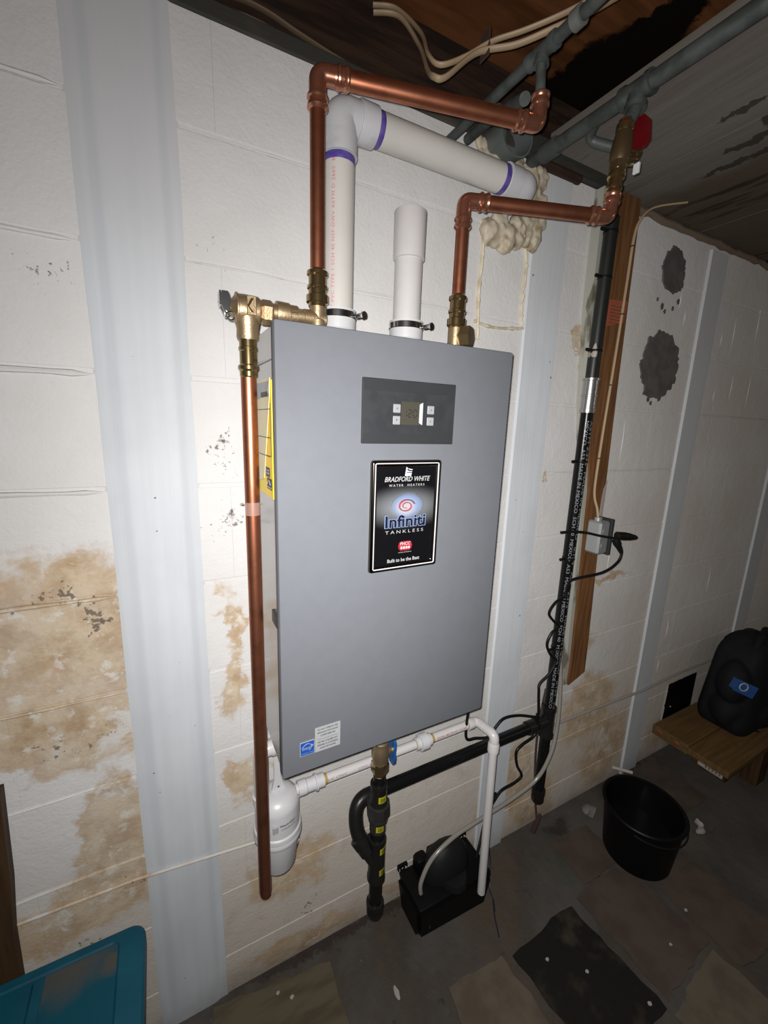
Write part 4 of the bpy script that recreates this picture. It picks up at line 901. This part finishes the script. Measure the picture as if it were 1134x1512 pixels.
bm = B(); tube(bm, spline([(.55, -.12, .815), (.555, -.10, .69), (.57, -.085, .60), (.615, -.075, .575), (.66, -.085, .572), (.685, -.085, .60), (.715, -.085, .617), (.77, -.09, .612), (.835, -.10, .592), (.84, -.105, .60), (.835, -.10, .68), (.842, -.095, .705), (.875, -.10, .735), (.896, -.10, .775), (.868, -.10, .80), (.846, -.10, .84), (.86, -.10, .875), (.89, -.10, .89), (.862, -.10, .915), (.838, -.10, .945), (.86, -.10, .975), (.898, -.10, .99), (.902, -.105, 1.03), (.918, -.112, 1.046), (1.036, -.12, 1.053), (1.095, -.125, 1.08), (1.108, -.125, 1.11), (1.098, -.125, 1.132)], 8), .0040, 10)
bm2 = B(); tube(bm2, [(.545, -.14, .83), (.548, -.14, .80), (.556, -.13, .80), (.556, -.12, .815)], .006, 10)
hc_ = thing('power_cord', (.8, -.09, .55), 'black power cord coiled in loops up the gas pipe to the lower outlet', 'cord')
obj('cord', bm, M_rubber, hc_); obj('strain_relief', bm2, M_rubber, hc_)
bm = B(); lathe(bm, (1.094, -.122, 1.128), V((-.25, .35, .9)), [(-.018, .0045), (0, .008), (.012, .012), (.026, .012), (.027, .008)], 12); obj('plug', bm, M_rubber, hc_)
uc = thing('pump_plug', (1.05, -.13, 1.16), 'black plug and short cord stretched over the gas pipe to the upper outlet', 'cord')
bm = B(); tube(bm, spline([(.845, -.10, 1.194), (.875, -.112, 1.196), (.93, -.115, 1.190), (1.0, -.122, 1.174), (1.05, -.135, 1.166), (1.08, -.14, 1.167)], 8), .0038, 10); obj('cord', bm, M_rubber, uc)
bm = B(); lathe(bm, (1.06, -.128, 1.172), V((1, -.25, -.12)), [(0, .006), (.004, .012), (.03, .013), (.05, .0115), (.075, .007), (.082, .003)], 12); obj('plug', bm, M_rubber, uc)
bm = B()
for z in (1.60, 1.66, 1.80, 1.93): pass
# cable ties round the gas pipe
for i, (z, lab) in enumerate(((1.995, 'black cable tie at the top of the gas pipe, under the copper elbow'), (1.885, 'black cable tie on the upper gas pipe, second from its top'), (1.700, 'black cable tie with long tail just above the zinc coupling'), (1.395, 'black cable tie on the gas pipe below the zinc coupling'), (1.10, 'black cable tie on the gas pipe level with the lower plug'), (.80, 'black cable tie holding cord loops low on the gas pipe'))):
    bm = B(); ring(bm, (GX, GY, z), (0, 0, 1), GR * 1.05, .006); bxl(bm, (GX - GR - .016, GY - .006, z - .003), (GX - GR + .001, GY + .001, z + .003), .001); lathe(bm, (GX - GR - .016, GY - .003, z), (-1, 0, 0), [(0, .0045), (.007, .0045)], 8)
    tag(obj('cable_tie', bm, M_rubber), lab, 'cable tie', 'cable ties round the gas pipe')

# ================================================================== POST, OUTLET, CABLES
bm = B(); a = []
LX = ((.60, 1.062), (.73, 1.062), (1.30, 1.034), (1.57, .987), (1.83, .962), (2.125, .957))
PP = [(x, z) for z, x in LX][::-1] + [(1.10, .615), (1.142, .632), (1.138, .75), (1.118, 1.1), (1.100, 1.6), (1.088, 2.125)]
for y in (-.038, -.0015): a.append([bm.verts.new((x, y, z)) for x, z in PP])
bm.faces.new(a[0]); bm.faces.new(a[1][::-1])
for i in range(len(PP)): bm.faces.new((a[0][i], a[1][i], a[1][(i + 1) % len(PP)], a[0][(i + 1) % len(PP)]))
wp = thing('wooden_post', (1.03, -.02, .61), 'brown wooden board fixed upright to the wall beside the gas pipe', 'board')
obj('board', bm, M_wood, wp)
bm = B(); poly(bm, [(x - .018, z) for z, x in LX] + [(x - .001, z) for z, x in LX][::-1], -.030, -.0015); obj('painted_edge', bm, M_postpaint, wp, label='peeling grey-green painted edge strip')
bm = B(); poly(bm, ragged([(1.005, 1.78), (1.082, 1.80), (1.088, 1.86), (1.01, 1.85)], .004, 4), -.0392, -.0375); obj('red_stamp', bm, mat('red_stamp', (.30, .07, .035), .7), wp, label='faded red ink stamp')
bm = B()
for i in range(6): bxl(bm, (1.018, -.0398, 1.792 + i * .009), (1.075, -.0390, 1.7945 + i * .009))
obj('stamp_lines', bm, M_wood, wp, None)
bm = B(); poly(bm, ragged([(1.095, 1.20), (1.112, 1.20), (1.112, 1.33), (1.10, 1.30)], .004, 4), -.0392, -.037); obj('bare_patch', bm, M_scrap, wp, label='chipped pale patch')
ob = thing('outlet_box', (1.09, -.07, 1.09), 'grey metal outlet box with two plugs on the wooden board', 'outlet')
bm = B(); t = bmesh.new()
pts = [(.0, 1.105), (.016, 1.09), (.016, 1.21), (0, 1.198)]
bxl(bm, (1.042, -.088, 1.098), (1.090, -.0385, 1.205), .006); obj('box', bm, M_metalbox, ob)
bm = B()
for z in (1.125, 1.172): lathe(bm, (1.066, -.0875, z), (0, -1, 0), [(0, .012), (.0015, .0115)], 16)
for y_, z in ((-.063, 1.12), (-.063, 1.15), (-.063, 1.18)): lathe(bm, (1.0425, y_, z), (-1, 0, 0), [(0, .010), (.0015, .0095)], 16)
obj('knockout', bm, M_metalbox, ob)
bm = B(); a = []
bxl(bm, (1.089, -.094, 1.094), (1.1, -.034, 1.212), .002); obj('cover_plate', bm, M_dark, ob)
for z in (1.172, 1.132):
    bm = B(); lathe(bm, (1.099, -.064, z), (1, 0, 0), [(0, .0165), (.004, .0165)], 20); bxl(bm, (1.045, -.0965, z - .012), (1.089, -.088, z + .012), .004) if False else None; obj('receptacle', bm, M_almond, ob)
bm = B(); lathe(bm, (1.062, -.062, 1.203), (0, 0, 1), [(0, .012), (.012, .012)], 12); obj('cable_clamp', bm, M_metalbox, ob)
bm = B(); P = spline([(1.062, -.062, 1.205), (1.060, -.055, 1.24), (1.052, -.045, 1.28), (1.048, -.044, 1.34), (1.052, -.044, 1.50), (1.060, -.044, 1.70), (1.066, -.044, 1.90), (1.068, -.045, 2.02), (1.080, -.05, 2.07), (1.12, -.06, 2.105), (1.20, -.10, 2.121)], 8); tube(bm, P, .0042, 10, flat=.7)
rc = thing('romex_cable', (1.05, -.045, 1.2), 'cream electric cable stapled up the wooden board to the outlet box', 'cable'); obj('cable', bm, M_romex, rc)
for x, z in ((1.050, 1.40), (1.055, 1.62), (1.064, 1.82), (1.068, 2.0)):
    bm = B(); bxl(bm, (x - .006, -.050, z - .002), (x + .006, -.0385, z + .002), .001); obj('staple', bm, M_steel, rc)
bm = B(); tube(bm, [(-.9, -.004, .505), (-.27, -.008, .488), (-.02, -.008, .455), (.05, -.003, .452)], .0032, 8); tag(obj('painted_wire', bm, M_wall), 'thin white-painted wire crossing the left part of the wall at knee height', 'wire')
bm = B(); tube(bm, [(.965, -.004, .418), (1.3, -.006, .412), (1.6, -.016, .409), (1.9, -.006, .408), (2.3, -.008, .40), (2.6, -.016, .395), (3.2, -.006, .39)], .005, 8); tag(obj('painted_pipe', bm, mat('grey_conduit', (.30, .28, .26), .6)), 'thin grey-painted conduit running level from the gas pipe to the far right', 'conduit')
# patched holes
def patch(c, pts, lab):
    bm = B(); P = spline(pts + [pts[0]], 8)[:-1]; q = []
    for i, p in enumerate(P):
        k = 1 + .10 * noise.noise(V((i * .45, c[0] * 9, 0))) + .13 * noise.noise(V((i * 2.3, 3, c[0])))
        q.append((c[0] + p.x * k, c[1] + p.z * k))
    poly(bm, q, -.005, .001)
    for dx, dz, s in ((-.03, -.112, .007), (-.012, -.125, .005), (.03, -.11, .005), (-.06, -.095, .004), (.055, -.085, .006)):
        w = .08 / .08
        poly(bm, [(c[0] + dx * w + s * math.cos(a) * (1 + .5 * math.sin(a * 5 + dx * 99)), c[1] + dz * w + 1.5 * s * math.sin(a)) for a in [k * PI / 5 for k in range(10)]], -.003, .001)
    tag(obj('cement_patch', bm, M_patch, None, None), lab, 'patch', 'dark cement patches on the wall')
patch((1.352, 2.0), [(-.066, 0, 0), (-.045, 0, .04), (-.01, 0, .068), (.035, 0, .055), (.06, 0, .01), (.06, 0, -.04), (.03, 0, -.062), (-.03, 0, -.055)], 'smaller dark cement patch high on the right wall')
patch((1.355, 1.708), [(-.105, 0, 0), (-.075, 0, .07), (-.01, 0, .105), (.06, 0, .09), (.105, 0, .02), (.10, 0, -.05), (.05, 0, -.10), (-.03, 0, -.105), (-.08, 0, -.06)], 'larger round dark cement patch on the right wall')
# ceiling cables
ca = thing('ceiling_cable', (.45, -.1, 2.13), 'pair of cream cables drooping below the brown floor boards', 'cable')
bm = B(); tube(bm, spline([(.30, .085, 2.33), (.349, .06, 2.325), (.372, .01, 2.25), (.352, -.06, 2.16), (.342, -.10, 2.122), (.362, -.11, 2.123), (.43, -.11, 2.185), (.49, -.15, 2.195), (.535, -.20, 2.205), (.60, -.24, 2.235), (.68, -.27, 2.29), (.72, -.28, 2.33)], 8), .0062, 12, flat=.7); obj('cable', bm, M_romex, ca)
bm = B(); tube(bm, spline([(.30, .088, 2.345), (.345, .065, 2.34), (.368, .0, 2.265), (.352, -.06, 2.185), (.365, -.085, 2.158), (.41, -.10, 2.178), (.455, -.122, 2.205), (.50, -.16, 2.215), (.55, -.21, 2.228), (.61, -.25, 2.26), (.69, -.28, 2.315), (.73, -.29, 2.345)], 8), .0058, 12, flat=.7); obj('cable', bm, M_romex, ca)
bm = B(); bxl(bm, (.446, -.124, 2.18), (.450, -.098, 2.225), .001); obj('staple', bm, M_rust, ca)
for dz, lab in ((0, 'old brown cable lying along the sill, lower of the pair'), (.022, 'old brown cable lying along the sill, upper of the pair')):
    bm = B(); tube(bm, spline([(-.6, .085, 2.215 + dz), (-.1, .086, 2.212 + dz), (.05, .08, 2.216 + dz * 1.1), (.143, .08, 2.205 + dz), (.25, .085, 2.200 + dz * .8), (.36, .086, 2.208 + dz * .5)], 8), .0065, 10, flat=.6); tag(obj('sill_cable', bm, M_oldcable), lab, 'cable', 'old cables along the sill')
# ================================================================== BUCKET, PLATFORM, BAG
BX, BY = 1.262, -.25
bk = thing('bucket', (BX, BY, 0), 'black plastic bucket standing open on the floor near the wall', 'bucket')
bm = B(); lathe(bm, (BX, BY, 0), (0, 0, 1), [(0, .098), (.004, .104), (.010, .107), (.19, .123), (.192, .130), (.200, .132), (.203, .129), (.200, .120), (.012, .102), (.010, .05)], 48, cap=True); obj('pail', bm, M_blackpl, bk)
bm = B(); lathe(bm, (BX, BY, .085), (0, 0, 1), [(0, .1115), (.001, .05), (.0012, .001)], 48); obj('water', bm, mat('dark_water', (.005, .005, .006), .04), bk, label='dark water in the bucket')
bm = B(); tube(bm, [(BX + .132 * math.cos(math.radians(a)), BY + .132 * math.sin(math.radians(a)), .19 - .02 * abs(math.sin(math.radians(a)))) for a in range(200, 345, 6)], .002, 6); obj('bail_handle', bm, M_blackpl2, bk)
bm = B(); tube(bm, [(1.305, -.098, .212), (1.352, -.150, .212)], .0058, 10); bxl(bm, (1.302, -.158, .185), (1.356, -.10, .21), .01) if False else None; obj('white_grip', bm, M_scrap, bk, label='white stick grip lying on the rim')
bm = B(); t0 = bmesh.new(); lathe(bm, (1.318, -.128, .165), V((.74, -.82, 0)).cross(V((0, 0, 1))), [(-.002, .026), (.002, .026)], 24); obj('dipper_blade', bm, mat('smoky_plastic', (.10, .10, .105), .25), bk, label='smoky grey round blade inside the rim')
bd_ = thing('wooden_platform', (2.25, -.17, 0), 'low pine board platform at the right along the wall carrying the black bag', 'platform')
bm = B(); bxl(bm, (1.715, -.165, .160), (3.0, -.018, .205), .002); pk = obj('plank', bm, M_board, bd_)
bm2 = B(); bxl(bm2, (1.700, -.315, .178), (3.0, -.168, .204), .002); pk2 = obj('plank', bm2, M_board, bd_)
for x, y, z, s in ((1.714, -.045, .183, (.001, .020, .013)), (1.714, -.118, .180, (.001, .018, .013))):
    bm = B(); ico(bm, (x + .0005, y, z), (.0025, s[1], s[2]), 2); obj('knot', bm, M_knot, pk)
for x, y, s in ((1.78, -.085, (.008, .013, .0008)), (1.90, -.25, (.012, .02, .0008)), (2.4, -.10, (.01, .015, .0008))):
    bm = B(); ico(bm, (x, y, .2045), s, 2); obj('knot', bm, M_knot, pk)
bm = B(); bxl(bm, (1.722, -.30, .140), (1.760, -.18, .178), .001); obj('cleat', bm, M_brownwood, bd_)
bm = B(); bxl(bm, (1.7195, -.292, .150), (1.7215, -.205, .170)); tgp = obj('paper_tag', bm, M_scrap, bd_, label='white paper tag on the end')
bm = B()
for i in range(5): bxl(bm, (1.7188, -.285 + i * .012, .155), (1.7194, -.278 + i * .012, .165))
obj('tag_print', bm, M_inkgrey, tgp, None)
for x in (2.02, 2.62):
    for y in (-.28, -.06): bm = B(); bxl(bm, (x, y - .03, 0), (x + .08, y + .03, .165 if y > -.1 else .178), .002); obj('leg', bm, M_brownwood, bd_)
bag = thing('black_bag', (2.17, -.17, .205), 'black tool bag with blue patch on the wooden platform at the right', 'bag')
bm = B()
t = bmesh.new(); bmesh.ops.create_cube(t, size=1); bmesh.ops.bevel(t, geom=t.edges[:], offset=.22, segments=5, affect='EDGES', profile=.5)
merge(bm, t, lambda p: V((2.15 + p.x * (.44 - .16 * (p.z + .5)) , -.155 + p.y * (.22 - .04 * (p.z + .5)), .395 + p.z * .42)) * 1.0)
ico(bm, (2.16, -.155, .36), (.20, .11, .16), 3, .12, 5, 1); ico(bm, (2.14, -.14, .50), (.15, .09, .13), 3, .12, 5, 2); ico(bm, (2.17, -.15, .26), (.22, .12, .056), 3, .06, 5, 3); ico(bm, (2.06, -.17, .30), (.10, .085, .08), 3, .1, 5, 4)
ico(bm, (2.07, -.17, .455), (.07, .06, .085), 3, .15, 5, 5); ico(bm, (2.03, -.13, .52), (.04, .04, .03), 3, .2, 5, 6); ico(bm, (1.985, -.175, .43), (.075, .06, .10), 3, .1, 5, 9); ico(bm, (2.0, -.17, .30), (.085, .07, .09), 3, .1, 5, 10); ico(bm, (2.30, -.16, .30), (.14, .10, .09), 3, .12, 5, 7); ico(bm, (2.15, -.24, .28), (.12, .05, .07), 3, .1, 5, 8)
o = obj('bag_body', bm, M_cloth, bag, None); r_ = o.modifiers.new('r', 'REMESH'); r_.mode = 'VOXEL'; r_.voxel_size = .008; r_.use_smooth_shade = True
bm = B(); tube(bm, spline([(2.02, -.20, .56), (2.10, -.19, .635), (2.2, -.17, .64), (2.26, -.16, .56)], 8), .012, 8, flat=.5); obj('carry_handle', bm, M_cloth, bag)
bm = B(); tube(bm, spline([(1.98, -.20, .40), (1.965, -.215, .33), (2.0, -.24, .26), (2.06, -.26, .225)], 8), .010, 8, flat=.4); obj('strap', bm, M_cloth, bag)
for x, y, z in ((2.03, -.226, .505), (2.055, -.231, .495), (2.02, -.225, .47)):
    bm = B(); ico(bm, (x, y, z), .003, 1); obj('rivet', bm, M_steel, bag)
n = V((-.55, -.83, .1)).normalized(); u = V((.83, -.55, 0)).normalized(); w = n.cross(u) * -1; c = V((1.925, -.232, .455)); u2 = (u * .86 + w * .35).normalized(); w2 = n.cross(u2) * -1
def patchquad(bm, c, u, w, n, a, b, t):
    vs_ = [bm.verts.new(c + u * sx * a + w * sy * b + n * k) for k in (0, t) for sx, sy in ((-1, -1), (1, -1), (1, 1), (-1, 1))]
    bm.faces.new(vs_[:4][::-1]); bm.faces.new(vs_[4:])
    for i in range(4): bm.faces.new((vs_[i], vs_[(i + 1) % 4], vs_[4 + (i + 1) % 4], vs_[4 + i]))
bm = B(); patchquad(bm, c, u2, w2, n, .042, .026, .004); patchquad(bm, c - n * .03, u2, w2, n, .038, .022, .03); bp = obj('blue_patch', bm, M_clothb, bag)
bm = B(); cc = c + n * .0045 - u2 * .012 - w2 * .004; tube(bm, [cc + u2 * .016 * math.cos(k * PI / 12) + w2 * .016 * math.sin(k * PI / 12) for k in range(25)], .0028, 6); obj('white_ring', bm, M_inkw, bp)
# black access hatch
ht = thing('access_hatch', (1.93, -.004, .16), 'black square hatch low in the wall behind the wooden platform', 'hatch')
bm = B(); bxl(bm, (1.815, -.006, .165), (2.05, -.0015, .365), .001); obj('panel', bm, M_blackpl, ht)
bm = B(); seam(bm, [(1.812, -.001, .17), (1.810, -.001, .27), (1.813, -.001, .363)], .007, 3); seam(bm, [(1.81, -.001, .367), (1.93, -.001, .368), (2.05, -.001, .367)], .006, 4); obj('mortar_edge', bm, M_scrap, ht)
bm = B(); ico(bm, (1.86, -.007, .24), .004, 1); obj('latch', bm, M_scrap, ht)

# ================================================================== TOTE, PLANK, SMALL ITEMS
tt = thing('storage_tote', (-.55, -.30, 0), 'teal plastic storage tote with dusty lid at the lower left', 'tote')
TX0, TX1, TY0, TY1, TZ = -.90, -.255, -.56, -.045, .418
def rrect(x0, x1, y0, y1, r, n=6):
    out = []
    for cx_, cy_, a0 in ((x1 - r, y1 - r, 0), (x0 + r, y1 - r, PI / 2), (x0 + r, y0 + r, PI), (x1 - r, y0 + r, 1.5 * PI)):
        for k in range(n + 1): a = a0 + PI / 2 * k / n; out.append((cx_ + r * math.cos(a), cy_ + r * math.sin(a)))
    return out
def loft(bm, loops, capa=True, capb=True):
    R = [[bm.verts.new((x, y, z)) for x, y in L] for L, z in loops]
    for i in range(len(R) - 1):
        for k in range(len(R[0])): bm.faces.new((R[i][k], R[i][(k + 1) % len(R[0])], R[i + 1][(k + 1) % len(R[0])], R[i + 1][k]))
    if capa: bm.faces.new(R[0][::-1])
    if capb: bm.faces.new(R[-1])
bm = B(); loft(bm, [(rrect(TX0 + .06, TX1 - .06, TY0 + .05, TY1 - .05, .04), 0), (rrect(TX0 + .025, TX1 - .025, TY0 + .02, TY1 - .02, .04), TZ - .025)]); obj('bin', bm, M_teal, tt)
bm = B(); loft(bm, [(rrect(TX0, TX1, TY0, TY1, .030), TZ - .028), (rrect(TX0, TX1, TY0, TY1, .030), TZ - .004), (rrect(TX0 + .004, TX1 - .004, TY0 + .004, TY1 - .004, .028), TZ), (rrect(TX0 + .040, TX1 - .046, TY0 + .020, TY1 - .018, .014), TZ), (rrect(TX0 + .043, TX1 - .049, TY0 + .023, TY1 - .021, .012), TZ - .003)]); obj('lid', bm, M_teal, tt)
bm = B(); bxl(bm, (-.425, TY0 + .04, TZ - .008), (TX1 - .049, TY1 - .022, TZ - .0022), .001); obj('lid_panel', bm, M_tealdust, tt)
bm = B(); bxl(bm, (-.86, TY0 + .04, TZ - .008), (-.445, TY1 - .034, TZ - .0050), .001); obj('lid_panel', bm, M_dust, tt, label='dust-covered lid recess')
bm = B(); poly(bm, [(-.448, TZ - .006), (-.440, TZ + .001), (-.430, TZ + .001), (-.422, TZ - .006)], TY0 + .04, TY1 - .028); obj('lid_rib', bm, M_teal, tt)
bm = B(); a = []
for y in (-.036, -.012): a.append([bm.verts.new((x, y, z)) for x, z in ((-.60, 0), (-.478, 0), (-.470, .50), (-.460, .62), (-.452, .82), (-.56, .82))])
bm.faces.new(a[0]); bm.faces.new(a[1][::-1])
for i in range(6): bm.faces.new((a[0][i], a[1][i], a[1][(i + 1) % 6], a[0][(i + 1) % 6]))
tag(obj('brown_plank', bm, M_brownwood), 'dark brown plank leaning on the wall at the left edge behind the tote', 'plank')
bm = B(); ico(bm, (1.56, -.318, .010), (.024, .012, .009), 2, .5, 8, 1); ico(bm, (1.585, -.300, .014), (.010, .016, .012), 2, .5, 8, 2); tag(obj('plastic_scrap', bm, M_scrap), 'crumpled white scrap on the floor to the right of the bucket', 'scrap')
bm = B(); ico(bm, (1.245, -.072, .016), (.028, .022, .018), 2, .5, 8, 3); tag(obj('stone', bm, M_stone), 'grey lump of mortar on the floor behind the bucket', 'stone')
bm = B(); tube(bm, spline([(.73, -.04, .16), (.735, -.07, .05), (.70, -.11, .003), (.69, -.14, .003), (.67, -.17, .003)], 8), .0018, 6); tube(bm, spline([(.715, -.045, .16), (.705, -.09, .04), (.688, -.14, .003), (.66, -.18, .003), (.634, -.228, .003)], 8), .0018, 6); tag(obj('blue_wire', bm, M_bluewire), 'thin dark blue wire trailing on the floor beside the pump', 'wire')
bm = B(); lathe(bm, (.985, -.03, .0), (.06, -.10, .6), [(0, .010), (.05, .009), (.07, .007), (.09, .005)], 12); tube(bm, spline([(.99, -.035, .06), (.985, -.02, .15), (.972, -.012, .30), (.968, -.010, .45), (.970, -.02, .60)], 6), .004, 8); tag(obj('rusty_stub', bm, M_rust), 'rusty pipe stub rising from the floor under the gas pipe cap', 'pipe')
k = random.Random(11)
for i, (x, y, lab) in enumerate(((.02, -.06, 'white paint chip nearest the tote on the floor'), (.05, -.085, 'white paint chip on the olive floor tile by the wall'), (.30, -.20, 'long white paint chip on bare concrete left of the tan tile'), (.72, -.33, 'white paint chip on the black floor tile'), (.80, -.40, 'second white paint chip on the black tile, farther from the wall'), (.89, -.52, 'white paint chip at the near corner of the black tile'), (1.08, -.47, 'pale chip on the brown tile before the bucket'), (1.22, -.44, 'pale chip on the floor in front of the bucket'))):
    bm = B(); s = k.uniform(.004, .008); ico(bm, (x, y, .004), (s, s * (2.2 if i == 2 else .8), .0025), 1, .5, 9, i); tag(obj('paint_chip', bm, M_scrap), lab, 'paint chip', 'paint chips on the floor')
